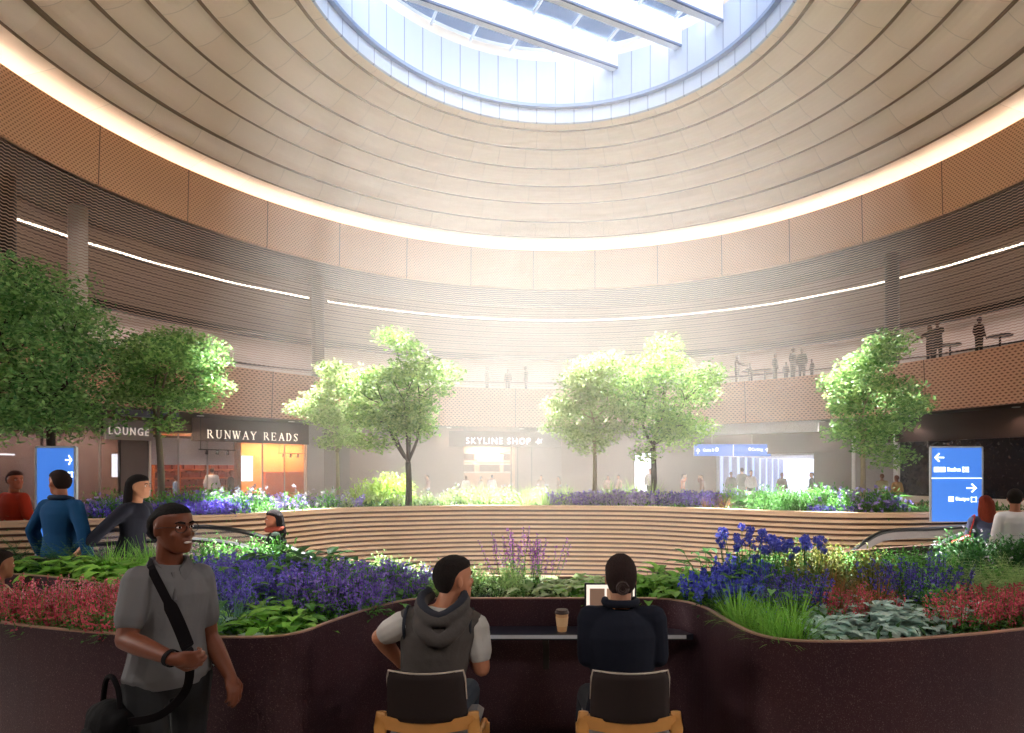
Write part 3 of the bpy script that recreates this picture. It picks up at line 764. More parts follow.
# ------------------------------------------------------------------ cup, laptop
DT = DZ
c = P(562, 631, 4.04); cup = root('coffee_cup', (c.x, 4.06, DZ), 'kraft paper coffee cup with dark lid on the desk', 'cup')
mk('cup_body', lathe((c.x, 4.06, DZ), [(.001, 0), (.031, 0), (.034, .03), (.043, .118), (.043, .122)]), mat('kraft card', 'c9996a', .6, var=.05), cup, smooth=False)
mk('sleeve', lathe((c.x, 4.06, DZ), [(.0365, .035), (.043, .095)]), mat('pale sleeve', 'd8b184', .7), cup)
mk('lid', lathe((c.x, 4.06, DZ), [(.047, .118), (.047, .128), (.042, .131), (.040, .143), (.001, .143)]), mat('brown lid', '3a2c28', .4), cup)
lx = (612.5-PPX)/F*3.98
lp = root('laptop', (lx, 4.05, DZ), 'open laptop with pictures on its screen in front of the seated woman', 'laptop')
mk('keyboard_base', rbox((lx, 4.06, DZ+.009), (.35, .17, .016), r=.004), M['steel'], lp)
tz = zat(583.5, 4.13)
mk('screen_lid', rbox((lx, 4.145, (DZ+.02+tz)/2), (.35, .012, tz-DZ-.02), r=.004), M['black'], lp)
mk('display', box((lx, 4.137, (DZ+.03+tz)/2), (.325, .003, tz-DZ-.05)), mat('lit display', 'd8c8b8', .4, emit='e8dccf', es=.5), lp)
for dx, w, h, c in ((-.09, .1, .12, '6e5546'), (.03, .11, .1, '8a6a52'), (.12, .06, .13, '4b4038')):
    mk('picture', box((lx+dx, 4.134, tz-.035-h/2), (w, .002, h)), mat('screen picture '+c, c, .5, emit=c, es=.4), lp)

# ------------------------------------------------------------------ chairs
M['oak'] = mat('honey oak', 'c98d4a', .4, var=.12, nscale=12)
M['shell'] = mat('dark brown upholstery', '2b211f', .8, spec=.2)
M['piping'] = mat('pale piping', 'b9a99c', .6)
def chair(cx, d, yaw, label):
    g = root('counter_chair', (cx, d, 0), label, 'chair', None)
    ca, sa = cos(yaw), sin(yaw)
    def T(x, y, z): return Vector((cx+x*ca-y*sa, d+x*sa+y*ca, z))
    # y forward (towards desk); back at y=0
    zs, zr_, zt = .56, .735, .955
    rows = []
    for k in range(9):
        t = k/8; z = zr_-.01+(zt-zr_+.01)*t; w = .185-.008*t if t < .8 else .178-.02*((t-.8)/.2)**2
        front, backr = [], []
        for j in range(13):
            u = -1+2*j/12; y = -.055*(1-u*u)-.035*t
            backr.append(T(w*u, y-.012, z+(.006*abs(u)**3 if k == 8 else 0))); front.append(T(w*u, y+.02, z))
        rows.append(backr+front[::-1])
    mk('backrest', loft(rows), M['shell'], g, smooth=True)
    top = [T(.172*u, -.055*(1-u*u)-.036, zt+.004) for u in [-1+2*j/12 for j in range(13)]]
    top = [T(-.182, -.0, zr_+.08)]+[T(-.18, -.03, zt-.03)]+top+[T(.18, -.03, zt-.03)]+[T(.182, -.0, zr_+.08)]
    mk('piping', tube(top, .0045, 6), M['piping'], g)
    rail = [T(.215*u, -.05*(1-u*u)-.01, zr_-.035+.012*abs(u)) for u in [-1+2*j/12 for j in range(13)]]
    mk('back_rail', loft([[p+Vector((0, 0, .03)), p+Vector((0, 0, .03))+T(0, .035, 0)-T(0, 0, 0), p-Vector((0, 0, .03))+T(0, .035, 0)-T(0, 0, 0), p-Vector((0, 0, .03))] for p in rail]), M['oak'], g)
    for s in (-1, 1):
        mk('leg', tube([T(s*.215, -.0, zr_+.02), T(s*.218, -.01, zr_-.05), T(s*.215, -.005, .5), T(s*.235, -.06, 0)], [.024, .03, .024, .014], 10), M['oak'], g, smooth=True)
        mk('leg', tube([T(s*.215, .42, zs-.03), T(s*.22, .42, .4), T(s*.235, .46, 0)], [.026, .022, .014], 10), M['oak'], g, smooth=True)
        mk('side_rail', tube([T(s*.213, .0, zs+.02), T(s*.213, .42, zs-.02)], .018, 8), M['oak'], g)
    sr = []
    for k in range(6):
        y = -.0+.44*k/5
        sr.append([T(x, y, zs+z) for x, z in ((-.2, .0), (-.21, .04), (-.18, .062), (.18, .062), (.21, .04), (.2, .0))])
    mk('seat', loft(sr), mat('grey seat pad', '77716f', .7), g)
    for y in (.43, .02): mk('foot_rail', tube([T(-.22, y, .25), T(.22, y, .25)], .013, 8), M['oak'], g)
    return g
chair((427.5-PPX)/F*2.86, 2.86, .0, 'oak-framed counter chair with dark upholstered back, under the man in the hooded vest')
chair((629.5-PPX)/F*2.86, 2.86, .0, 'oak-framed counter chair with dark upholstered back, under the woman in black')

# ------------------------------------------------------------------ escalators
M['rubber'] = mat('black rubber handrail', '17171a', .4)
M['escpanel'] = mat('grey escalator balustrade', '9b9594', .35, .35)
M['escglass'] = glass_mat('escalator glass', 'b6b0ac', .25)
M['step'] = mat('ribbed metal step', '6d6d70', .4, .7)
def escalator(label, rails, panelm, dirx):
    """rails: two lists of (px, py, depth)"""
    c = P(*rails[0][0]); g = root('escalator', (c.x, c.y, 0), label, 'escalator')
    cr = []
    for r in rails:
        pts = catmull([P(*q) for q in r], 5); last = pts[-1]; dv = (pts[-1]-pts[-2]).normalized()
        dv.z = min(dv.z, -.45); n = (last.z+2.6)/-dv.z if dv.z < 0 else 0
        pts.append(last+dv*n); cr.append(pts)
        h = .11
        b = mk('balustrade', loft([[p+Vector((0, -.02, -.03)), p+Vector((0, .02, -.03)), p+Vector((0, .02, -.03-h if panelm is M['escpanel'] else -.75)), p+Vector((0, -.02, -.03-h if panelm is M['escpanel'] else -.75))] for p in pts]), panelm, g)
        mk('handrail', loft([[p+Vector((0, -.04, -.03)), p+Vector((0, .04, -.03)), p+Vector((0, .045, .0)), p+Vector((0, .02, .02)), p+Vector((0, -.02, .02)), p+Vector((0, -.045, .0))] for p in pts]), M['rubber'], b)
        mk('skirt', loft([[p+Vector((0, -.06, -.8)), p+Vector((0, .06, -.8)), p+Vector((0, .06, -1.2)), p+Vector((0, -.06, -1.2))] for p in pts]), M['steel'], g)
    a, b = cr; n = min(len(a), len(b)); st = []
    A0, A1, B0, B1 = a[-2], a[-1], b[-2], b[-1]
    for k in range(14):
        t = k/14
        p = A0.lerp(A1, t)+Vector((0, 0, -.95)); q = B0.lerp(B1, t)+Vector((0, 0, -.95)); m = (p+q)/2
        st.append(box(m, (.34, abs(p.y-q.y)-.06, .2)))
    mk('steps', join(*st), M['step'], g)
    return g
escalator('grey-sided escalator dropping left below the right-hand blue sign', [
    [(1030, 524, 9.3), (965, 526.5, 9.2), (930, 528.5, 9.1), (900, 529.5, 9.0), (882, 532, 8.95), (868, 539, 8.9), (855, 548, 8.85), (845, 557, 8.8)],
    [(1060, 530, 8.3), (990, 531, 8.25), (965, 534, 8.2), (950, 538.5, 8.15), (938, 545, 8.1), (926, 555, 8.05), (915, 565, 8.0)]], M['escpanel'], -1)
escalator('glass-sided escalator dropping right, carrying the woman in green, on the left', [
    [(100, 530, 8.3), (150, 527.5, 8.2), (190, 526, 8.15), (215, 527, 8.1), (245, 531.5, 8.05), (270, 539, 8.0), (295, 549, 7.95), (318, 561, 7.9)],
    [(80, 545, 7.4), (140, 541, 7.35), (180, 539, 7.3), (205, 540, 7.3), (235, 544, 7.25), (262, 551, 7.2), (285, 561, 7.15), (305, 571, 7.1)]], M['escglass'], 1)

# ------------------------------------------------------------------ people
def remeshed(name, vf, m, parent, voxel, smooth=3, loc=None):
    me = bpy.data.meshes.new('tmp'); me.from_pydata([tuple(v) for v in vf[0]], [], vf[1])
    bm = bmesh.new(); bm.from_mesh(me); bmesh.ops.recalc_face_normals(bm, faces=bm.faces[:]); bm.to_mesh(me); bm.free()
    o = bpy.data.objects.new('tmp', me); COL.objects.link(o)
    r = o.modifiers.new('r', 'REMESH'); r.mode = 'VOXEL'; r.voxel_size = voxel; r.use_smooth_shade = True
    if smooth:
        s = o.modifiers.new('s', 'SMOOTH'); s.factor = .5; s.iterations = smooth
    dg = bpy.context.evaluated_depsgraph_get(); dg.update()
    m2 = bpy.data.meshes.new_from_object(o.evaluated_get(dg))
    bpy.data.objects.remove(o); bpy.data.meshes.remove(me)
    off = wloc(parent) if parent is not None else Vector(loc)
    m2.transform(Matrix.Translation(-off)); m2.name = name
    m2.materials.clear(); m2.materials.append(m); m2.shade_smooth()
    o = bpy.data.objects.new(name, m2); COL.objects.link(o)
    if parent is not None: o.parent = parent
    else: o.location = off
    return o
def caps(p0, p1, r0, r1, n=12):
    """capsule with round ends"""
    p0, p1 = Vector(p0), Vector(p1); d = p1-p0
    if d.length < 1e-5: d = Vector((0, 0, .001))
    x, y = frame_of(d); u = d.normalized(); rings = []
    seq = [(p0-u*r0*cos(t), r0*sin(t)) for t in (.35, .9)]+[(p0, r0), (p1, r1)]+[(p1+u*r1*cos(t), r1*sin(t)) for t in (.9, .35)]
    for c, r in seq: rings.append([c+(x*cos(2*pi*j/n)+y*sin(2*pi*j/n))*r for j in range(n)])
    return loft(rings)
def chain(pts, rad):
    return join(*[caps(pts[i], pts[i+1], rad[i], rad[i+1]) for i in range(len(pts)-1)])
MALE = [(-.2, .085, .085), (-.1, .15, .105), (0, .168, .115), (.18, .152, .105), (.36, .142, .1), (.55, .158, .112), (.74, .176, .118), (.87, .165, .1), (.95, .11, .075), (1.0, .06, .058)]
FEM = [(-.2, .085, .085), (-.1, .155, .11), (0, .168, .115), (.18, .148, .1), (.36, .12, .088), (.55, .132, .105), (.72, .152, .122), (.86, .145, .09), (.95, .095, .068), (1.0, .052, .05)]
def torso(J, prof, off=0.0, t0=-1, t1=2, flare=0, n=20):
    pel, nb_ = J['pelvis'], J['neck']; sx = (J['shR']-J['shL']).normalized(); hx = (J['hipR']-J['hipL']).normalized()
    up = nb_-pel; k = J['k']; mid = pel.lerp(nb_, .5)+J.get('bend', Vector())*1.0
    def C_(t): return pel*(1-t)**2+mid*2*t*(1-t)+nb_*t*t if 0 <= t else pel+up*t
    rings = []
    pr = [p for p in prof if t0 <= p[0] <= t1]
    for t, a, b in pr:
        X = hx.lerp(sx, min(1, max(0, t))).normalized(); Y = up.normalized().cross(X).normalized()
        a = (a+off)*k; b = (b+off)*k
        if flare and t <= .05: a += flare; b += flare
        c = C_(t)
        rings.append([c+X*(a*cos(q))*(1)+Y*(b*sin(q)) for q in [2*pi*j/n for j in range(n)]])
    return loft(rings)
HEADR = [(-.118, .024, .080, .035), (-.108, .040, .090, .01), (-.09, .052, .093, -.03), (-.065, .060, .091, -.055), (-.035, .067, .090, -.078), (0, .073, .086, -.092), (.03, .076, .092, -.098), (.06, .073, .088, -.096), (.085, .061, .073, -.082), (.105, .040, .045, -.056), (.116, .014, .01, -.02)]
HAIRS = {
 'short': [(-.06, .045, -.045, -.082), (-.04, .064, -.03, -.096), (-.01, .077, -.012, -.106), (.02, .082, .0, -.112), (.045, .083, .03, -.112), (.065, .080, .090, -.108), (.09, .068, .088, -.096), (.112, .048, .06, -.066), (.127, .02, .02, -.03)],
 'crop': [(-.05, .05, -.045, -.084), (-.02, .072, -.03, -.1), (.01, .079, -.022, -.106), (.04, .080, -.005, -.107), (.058, .078, .05, -.105), (.072, .073, .084, -.099), (.095, .058, .070, -.078), (.112, .036, .042, -.052), (.121, .012, .01, -.018)],
 'bun': [(-.075, .05, -.035, -.08), (-.05, .068, -.02, -.096), (-.01, .081, -.005, -.108), (.03, .084, .03, -.114), (.06, .082, .088, -.112), (.09, .070, .088, -.100), (.115, .048, .058, -.07), (.13, .02, .02, -.03)]}
def headframe(J):
    f = J['face'].normalized(); up = J.get('headup', Vector((0, 0, 1))); r = f.cross(up).normalized(); u = r.cross(f).normalized()
    return r, f, u
def head_loft(J, prof, s=1.0, n=18):
    r, f, u = headframe(J); c = J['head']; k = J['k']*s*J.get('hk', 1); rings = []
    for z, hw, fy, by in prof:
        my, dy = (fy+by)/2, (fy-by)/2
        ring_ = []
        for j in range(n):
            q = 2*pi*j/n; cx = cos(q); sy = sin(q)
            w = hw*abs(cx)**.9*(1 if cx > 0 else -1)
            ring_.append(c+r*w*k+f*(my+dy*sy)*k+u*z*k)
        rings.append(ring_)
    return loft(rings)
def hl(J, x, y, z):
    r, f, u = headframe(J); k = J['k']*J.get('hk', 1)
    return J['head']+r*x*k+f*y*k+u*z*k
def head_vf(J, detail=True):
    r, f, u = headframe(J); k = J['k']*J.get('hk', 1)
    L = [head_loft(J, HEADR)]
    L.append(ell(hl(J, 0, .098, -.022), (r*.013*k, f*.02*k, u*.02*k)))          # nose tip
    L.append(caps(hl(J, 0, .084, .015), hl(J, 0, .1, -.018), .008*k, .011*k))
    if detail:
        for s in (-1, 1): L.append(ell(hl(J, s*.012, .092, -.027), (r*.009*k, f*.01*k, u*.009*k)))
        L.append(ell(hl(J, 0, .087, -.062), (r*.024*k, f*.013*k, u*.007*k))); L.append(ell(hl(J, 0, .085, -.074), (r*.021*k, f*.013*k, u*.007*k)))
        L.append(caps(hl(J, -.035, .08, .024), hl(J, .035, .08, .024), .011*k, .011*k))
        L.append(ell(hl(J, 0, .078, -.1), (r*.022*k, f*.014*k, u*.014*k)))
        for s in (-1, 1): L.append(ell(hl(J, s*.038, .066, -.03), (r*.022*k, f*.016*k, u*.02*k)))
    for s in (-1, 1): L.append(ell(hl(J, s*.078, -.008, -.008), ((r*.35*s+f*-.2).normalized()*.009*k, f*.016*k, u*.03*k)))
    L.append(caps(J['neck']-Vector((0, 0, .02*k)), hl(J, 0, -.02, -.06), .058*k*J.get('nk', 1), .053*k*J.get('nk', 1)))
    return join(*L)
def hand_vf(w, dirv, palmn, k=1.0, curl=.5, side=1, far=False):
    """w wrist, dirv towards the fingers, palmn palm normal, side = thumb side sign along dirv x palmn"""
    d = dirv.normalized(); n = (palmn-d*palmn.dot(d)).normalized(); s = d.cross(n)*side
    L = [ell(w+d*.045*k, (s*.042*k, n*.016*k, d*.055*k))]
    if far: L.append(caps(w+d*.08*k, w+d*.13*k+n*.03*k*curl, .03*k, .02*k)); return join(*L)
    L.append(caps(w-d*.01*k, w+d*.03*k, .027*k, .03*k))
    for i, (o, ln) in enumerate(((.030, .072), (.010, .08), (-.011, .074), (-.031, .058))):
        b = w+(d*(.082-.006*abs(i-1))+s*o)*k; ang_ = curl*.5; pts = [b-d*.02*k, b]
        dd = d.copy(); sg = [ln*.45, ln*.32, ln*.25]
        for q in sg:
            ca, sa = cos(ang_), sin(ang_)
            dd2 = (d*ca+n*sa); pts.append(pts[-1]+dd2*q*k); ang_ += curl*.75
        L.append(chain(pts, [.0105*k, .0098*k, .0092*k, .0085*k, .0075*k]))
    b = w+(d*.022+s*.026)*k
    t1 = b+(d*.028+s*.028+n*.012)*k; t2 = t1+(d*.03+s*.008+n*.014*curl*2)*k
    L.append(chain([b, t1, t2], [.014*k, .0115*k, .0095*k]))
    return join(*L)
def arm_vf(J, s, off=0, upto=2.0, r=(.056, .043, .041, .028)):
    """upto: 1 = elbow, 2 = wrist; fractional = part of the segment"""
    k = J['k']; a, b, c = J['sh'+s], J['el'+s], J['wr'+s]; rr_ = [(x+off)*k for x in r]
    L = []
    if upto <= 1:
        L.append(caps(a, a.lerp(b, upto), rr_[0], rr_[0]+(rr_[1]-rr_[0])*upto))
    else:
        L.append(caps(a, b, rr_[0], rr_[1]))
        m = b.lerp(c, .3*(min(upto, 2)-1)); 
        L.append(caps(b, b.lerp(c, .3), rr_[1], rr_[2]+.003*k)); L.append(caps(b.lerp(c, .3), b.lerp(c, upto-1), rr_[2]+.003*k, rr_[3]+(rr_[2]-rr_[3])*(2-upto)))
    return join(*L)
def leg_vf(J, s, off=0, upto=2.0):
    k = J['k']; a, b, c = J['hip'+s], J['kn'+s], J['an'+s]
    L = [caps(a, b, (.088+off)*k, (.058+off)*k)]
    if upto > 1: L += [caps(b, b.lerp(c, .35), (.056+off)*k, (.057+off)*k), caps(b.lerp(c, .35), c, (.057+off)*k, (.036+off*1.3)*k)]
    return join(*L)
def foot_vf(J, s, off=0):
    k = J['k']; c = J['an'+s]; d = J.get('toe'+s, J['fwd']); d = Vector((d.x, d.y, 0)).normalized()
    z = Vector((c.x, c.y, max(c.z-.055*k, .03)))
    return join(caps(z-d*.05*k, z+d*.13*k, (.036+off)*k, (.028+off)*k), caps(c, z, .034*k, .036*k))
def person(label, J, skin, group=None, prof=MALE, voxel=.006, cvox=None, far=False, hair='short', hairc='1c1614', top=('t', '808080', 1.0), bottom=('22222a'), shoes='1a1a1a', extras=None, face=True, low=False):
    """J: world-space joints.  top = (kind, colour, sleeve length in arm segments)"""
    k = J['k']; cvox = cvox or voxel*1.15
    fx = (J['shR']-J['shL']); f = Vector((0, 0, 1)).cross(fx); J.setdefault('fwd', f.normalized()); 
    g = root('person', (J['pelvis'].x, J['pelvis'].y, min(J['anL'].z, J['anR'].z)-.09*k if not low else 0), label, 'person', group)
    L = [head_vf(J, not far), torso(J, prof)]
    for s in 'LR':
        sh = J['sh'+s]; L.append(caps(J['neck']+(J['pelvis']-J['neck'])*.04, sh, .048*k, .054*k)); L.append(arm_vf(J, s))
        wd = J['wr'+s]-J['el'+s]; hd = J.get('hd'+s, wd); pn = J.get('pn'+s, J['fwd'])
        L.append(hand_vf(J['wr'+s], hd, pn, k, J.get('curl'+s, .6), J.get('ts'+s, 1), far))
        L.append(leg_vf(J, s)); L.append(foot_vf(J, s))
    sm = mat('skin '+skin, skin, .5, var=.05, spec=.35)
    remeshed('body', join(*L), sm, g, voxel, 2 if not far else 1)
    # hair
    hm = mat('hair '+hairc, hairc, .85, spec=.2, var=.3, nscale=60, bump=.6 if not far else 0, bscale=180)
    if hair:
        H = [head_loft(J, HAIRS[hair if hair in HAIRS else 'bun'], 1.0)]
        r, f_, u = headframe(J)
        if hair == 'bun':
            H.append(ell(hl(J, 0, -.118, -.045), (r*.034*k, f_*.026*k, u*.034*k)))
        if hair == 'long':
            for q in range(-3, 4):
                a = q*.33
                x0, y0 = sin(a)*.075, -cos(a)*.085-.01
                H.append(chain([hl(J, x0, y0, .04), hl(J, x0*1.15, y0*1.1, -.08), hl(J, x0*1.1, y0*1.15-.01, -.2), hl(J, x0*.8, y0*1.0-.02, -.27)], [.03*k, .034*k, .032*k, .014*k]))
        remeshed('hair', join(*H), hm, g, voxel*.9, 1)
    # top
    kind, tc, sl = top
    T_ = [torso(J, prof, .014 if not far else .012, t0=-.12 if kind != 'crop' else .05, flare=.006)]
    tm = mat('cloth '+tc, tc, .9, spec=.15, var=.06, bump=.25 if not far else 0, bscale=14)
    for s in 'LR':
        T_.append(caps(J['neck']+(J['pelvis']-J['neck'])*.055, J['sh'+s], .05*k, .064*k))
        if sl > 0: T_.append(arm_vf(J, s, .012 if sl > 1 else .015, sl, (.056, .046, .044, .034)))
    remeshed({'t': 'shirt', 'j': 'jacket', 'v': 'vest'}.get(kind, 'shirt'), join(*T_), tm, g, cvox, 3 if not far else 1)
    # trousers
    bmt = mat('cloth '+bottom, bottom, .8, var=.06, bump=.2 if not far else 0, bscale=14)
    B_ = [torso(J, prof, .008, t1=.1)]+[leg_vf(J, s, .01) for s in 'LR']
    remeshed('trousers', join(*B_), bmt, g, cvox, 2 if not far else 1)
    for s in 'LR':
        if not low: remeshed('shoe', foot_vf(J, s, .008), mat('shoe '+shoes, shoes, .5), g, max(voxel, .012), 1)
    if face and not far:
        r, f_, u = headframe(J)
        for s in (-1, 1):
            e = mk('eye', ell(hl(J, s*.031, .079, .006), (r*.0125*k, f_*.007*k, u*.0065*k)), mat('eye white', 'e8e2dc', .3), g, smooth=True)
            mk('iris', ell(hl(J, s*.031+.001, .0845, .006), (r*.006*k, f_*.0025*k, u*.006*k)), mat('dark iris', '20120c', .2), e, smooth=True)
            mk('eyebrow', chain([hl(J, s*.014, .094, .026), hl(J, s*.032, .090, .031), hl(J, s*.048, .078, .027)], [.004*k, .0045*k, .003*k]), hm, g)
    return g
def jp(px, py, d): return P(px, py, d)
def pose(fwd, pelvis, k=1.0, lean=(0, 0, 0), face=None, arms=None, legs=None, sit=False, tors=.52, turn=None):
    """generic joints in a local frame: x right of the person, y forward, z up from the pelvis"""
    f = Vector(fwd).normalized(); r = f.cross(Vector((0, 0, 1))).normalized(); u = Vector((0, 0, 1)); p = Vector(pelvis)
    def W(x, y, z): return p+(r*x+f*y+u*z)*k
    J = {'k': k, 'pelvis': p, 'fwd': f}
    lx, ly, lz = lean
    J['neck'] = W(lx, ly, tors+lz)
    shv = Vector(turn).normalized() if turn else f
    sr = shv.cross(u).normalized()
    shc = J['neck']+(p-J['neck'])*.12
    J['shR'] = shc+sr*.165*k; J['shL'] = shc-sr*.165*k
    J['hipR'] = W(.09, 0, -.02); J['hipL'] = W(-.09, 0, -.02)
    ff = Vector(face).normalized() if face else f
    J['face'] = ff; J['head'] = J['neck']+(u*.163+ff*.03)*k
    A = arms or {'R': ((.24, -.02, .2), (.25, .08, -.02)), 'L': ((-.24, -.02, .2), (-.25, .08, -.02))}
    for s in 'RL': J['el'+s] = W(*A[s][0]); J['wr'+s] = W(*A[s][1])
    if sit: G = {'R': ((.13, .42, .0), (.13, .42, -.42)), 'L': ((-.13, .42, .0), (-.13, .42, -.42))}
    else: G = legs or {'R': ((.095, .02, -.44), (.1, -.02, -.84)), 'L': ((-.095, .02, -.44), (-.1, -.02, -.84))}
    for s in 'RL': J['kn'+s] = W(*G[s][0]); J['an'+s] = W(*G[s][1])
    return J
STRIDE = {'R': ((.09, .18, -.42), (.09, .2, -.8)), 'L': ((-.09, -.02, -.45), (-.09, -.32, -.8))}

# -- the man walking past in the foreground
f = Vector((.66, -.75, 0)).normalized()
J = pose(f, jp(172, 672, 2.86), k=.97, face=(.95, -.34, .02), legs={'R': ((.09, .22, -.42), (.09, .3, -.84)), 'L': ((-.09, -.04, -.44), (-.09, -.34, -.8))})
J['pelvis'] = jp(168, 672, 2.86); J['neck'] = jp(169, 564, 2.86)
J['shR'] = jp(139, 581, 2.72); J['shL'] = jp(199, 577, 2.97)
J['hipR'] = J['pelvis']+f.cross(Vector((0, 0, 1)))*.09-Vector((0, 0, .03)); J['hipL'] = J['pelvis']-f.cross(Vector((0, 0, 1)))*.09-Vector((0, 0, .03))
J['elR'] = jp(126, 640, 2.62); J['wrR'] = jp(173, 659, 2.50); J['elL'] = jp(209, 636, 3.02); J['wrL'] = jp(230, 676, 2.90)
J['head'] = jp(173, 528, 2.84); J['hdR'] = jp(192, 660, 2.52)-J['wrR']; J['pnR'] = Vector((.0, .9, .2)); J['curlR'] = 1.25; J['tsR'] = -1
J['hdL'] = jp(236, 696, 2.87)-J['wrL']; J['pnL'] = Vector((-.8, .3, 0)); J['curlL'] = .7; J['tsL'] = 1
for s in 'RL':
    pass
J['knR'] = J['pelvis']+f*.2+Vector((-.06, -.06, -.44)); J['anR'] = J['pelvis']+f*.28+Vector((-.06, -.06, 0)); J['anR'].z = .09
J['knL'] = J['pelvis']-f*.02+Vector((.06, .06, -.44)); J['anL'] = J['pelvis']-f*.36+Vector((.06, .06, 0)); J['anL'].z = .13
man = person('smiling man in glasses and grey polo shirt walking past, holding a bag strap', J, '6e3b26', hair='crop', hairc='120d0c', top=('t', '6d6b6c', .66), bottom='0f0e11', voxel=.0055)
J0 = J
# polo collar and placket
r_, f_, u_ = headframe(J)
mcol = mat('polo collar', '625f60', .8)
def nk(a, rad, z, t=0): # point round the neck, a=0 front
    fr = J0['fwd']; rt = fr.cross(Vector((0, 0, 1))); c = J0['neck']+Vector((0, 0, z))+fr*.012
    return c+(fr*cos(a)+rt*sin(a))*rad
col = []
for i in range(21):
    a = -2.75+5.5*i/20; a2 = pi+a   # opens at the front
    drop = .0 if abs(a) < 2.0 else (abs(a)-2.0)*.045
    a3 = a+pi
    col.append([nk(a3, .068, .035-drop*1.5), nk(a3, .076, .035-drop*1.5), nk(a3, .100, -.012-drop*2), nk(a3, .092, -.016-drop*2)])
mk('collar', loft(col), mcol, man, smooth=False)
fr = J0['fwd']; pl0 = J0['neck']+fr*.088+Vector((0, 0, -.03)); pl1 = J0['neck']+fr*.138+Vector((0, 0, -.15))
mk('placket', tube([pl0, pl1], [.012, .010], 6), mcol, man)
# glasses
gl = bpy.data.objects.new('glasses', None); COL.objects.link(gl)
gl.parent = man; gl.location = hl(J, 0, .1, .006)-man.location
mgl = mat('thin dark frame', '2a201c', .3, .5)
def circ(c, a, b, A_, B_, n=16): return [c+A_*(a*cos(2*pi*i/n))+B_*(b*sin(2*pi*i/n)) for i in range(n+1)]
for s in (-1, 1):
    mk('lens_rim', tube(circ(hl(J, s*.033, .101-.006*abs(s), .003), .026, .021, r_+f_*-.12*s, u_), .0016, 5), mgl, gl)
    mk('temple', tube([hl(J, s*.06, .092, .008), hl(J, s*.079, .03, .008), hl(J, s*.082, -.015, .004)], .0017, 5), mgl, gl)
mk('bridge', tube([hl(J, -.008, .104, .006), hl(J, .008, .104, .006)], .0015, 5), mgl, gl)
mk('mouth', ell(hl(J, 0.002, .0965, -.066), (r_*.02, f_*.0045, u_*.0052)), mat('teeth', 'e8dcd4', .3), man, smooth=True)
# strap and watch, bag
mstrap = mat('black webbing strap', '141012', .9, spec=.1)
st = [jp(150, 560, 2.84), jp(150, 566, 2.735), jp(162, 590, 2.69), jp(176, 618, 2.665), jp(187, 645, 2.66), jp(190, 657, 2.6), jp(186, 690, 2.64), jp(160, 715, 2.63), jp(128, 722, 2.62)]
st = catmull(st, 5)
rows = []
for i, p in enumerate(st):
    d_ = (st[min(i+1, len(st)-1)]-st[max(i-1, 0)]).normalized(); n_ = Vector((.45, -.9, 0)); sd_ = d_.cross(n_).normalized(); wv = .017+(.009 if 12 < i < 22 else 0)
    rows.append([p-sd_*wv-n_*.003, p+sd_*wv-n_*.003, p+sd_*wv+n_*.004, p-sd_*wv+n_*.004])
bag = root('shoulder_bag', jp(112, 733, 2.66), 'black holdall hanging at the hip of the man in the grey polo shirt', 'bag')
mk('strap', loft(rows), mstrap, bag)
bc = jp(112, 722, 2.72); bx = Vector((.8, -.5, 0)).normalized(); by = Vector((.5, .8, 0)).normalized()
mbag = mat('black nylon bag', '0e0c0d', .8, spec=.1, bump=.5, bscale=14)
remeshed('bag_body', join(ell(bc-Vector((0, 0, .02)), (bx*.16, by*.09, Vector((0, 0, .12)))), caps(bc-bx*.1-Vector((0, 0, .09)), bc+bx*.1-Vector((0, 0, .09)), .07, .07), caps(bc-bx*.11+Vector((0, 0, .01)), bc+bx*.1+Vector((0, 0, .02)), .06, .055)), mbag, bag, .01, 2)
mk('bag_handle', tube(catmull([bc-bx*.09+Vector((0, 0, .06)), bc-bx*.06+Vector((0, 0, .17)), bc+bx*.0+Vector((0, 0, .2)), bc+bx*.06+Vector((0, 0, .15)), bc+bx*.08+Vector((0, 0, .06))], 5), .011, 8), mstrap, bag)
mk('zip_pocket', ell(bc-by*.085-Vector((0, 0, .05)), (bx*.09, by*.02, Vector((0, 0, .05)))), mbag, bag, smooth=True)
wd = (J0['wrR']-J0['elR']).normalized(); wx, wy = frame_of(wd); wc = J0['wrR']-wd*.012
mk('watch_strap', loft([[wc+wd*t+(wx*cos(q)+wy*sin(q))*rr_ for t, rr_ in ((-.011, .031), (.011, .031), (.011, .035), (-.011, .035))] for q in [2*pi*i/20 for i in range(21)]], cap=False), mstrap, man)

# -- seated man in hooded vest
SD = 3.1
def seatz(z): return z
J = pose((.05, 1, 0), (jp(427, 700, SD).x, SD+.0, .66), k=.98, face=(.78, .62, .02), sit=True)
J['neck'] = jp(444, 606, SD+.03); J['shL'] = jp(403, 624, SD); J['shR'] = jp(476, 627, SD+.05)
J['head'] = jp(454, 579, SD+.07); J['hk'] = 1.0
J['elL'] = jp(380, 637, SD+.02); J['wrL'] = jp(402, 664, SD+.22); J['elR'] = jp(482, 668, SD+.02); J['wrR'] = jp(470, 652, SD+.27)
J['hdL'] = Vector((.35, .8, -.25)); J['pnL'] = Vector((0, .1, -1)); J['hdR'] = Vector((-.4, .8, .1)); J['pnR'] = Vector((0, .2, -1)); J['tsR'] = -1
J['knL'] = Vector((J['hipL'].x-.06, SD+.42, .62)); J['anL'] = Vector((J['hipL'].x-.03, SD+.35, .22)); J['knR'] = Vector((J['hipR'].x+.06, SD+.42, .62)); J['anR'] = Vector((J['hipR'].x+.03, SD+.35, .22))
sm_ = person('seated man seen from behind in a dark hooded vest, looking right', J, 'b5785a', hair='short', hairc='1d1512', top=('t', 'b9b4af', .62), bottom='39424f', voxel=.0055, low=False)
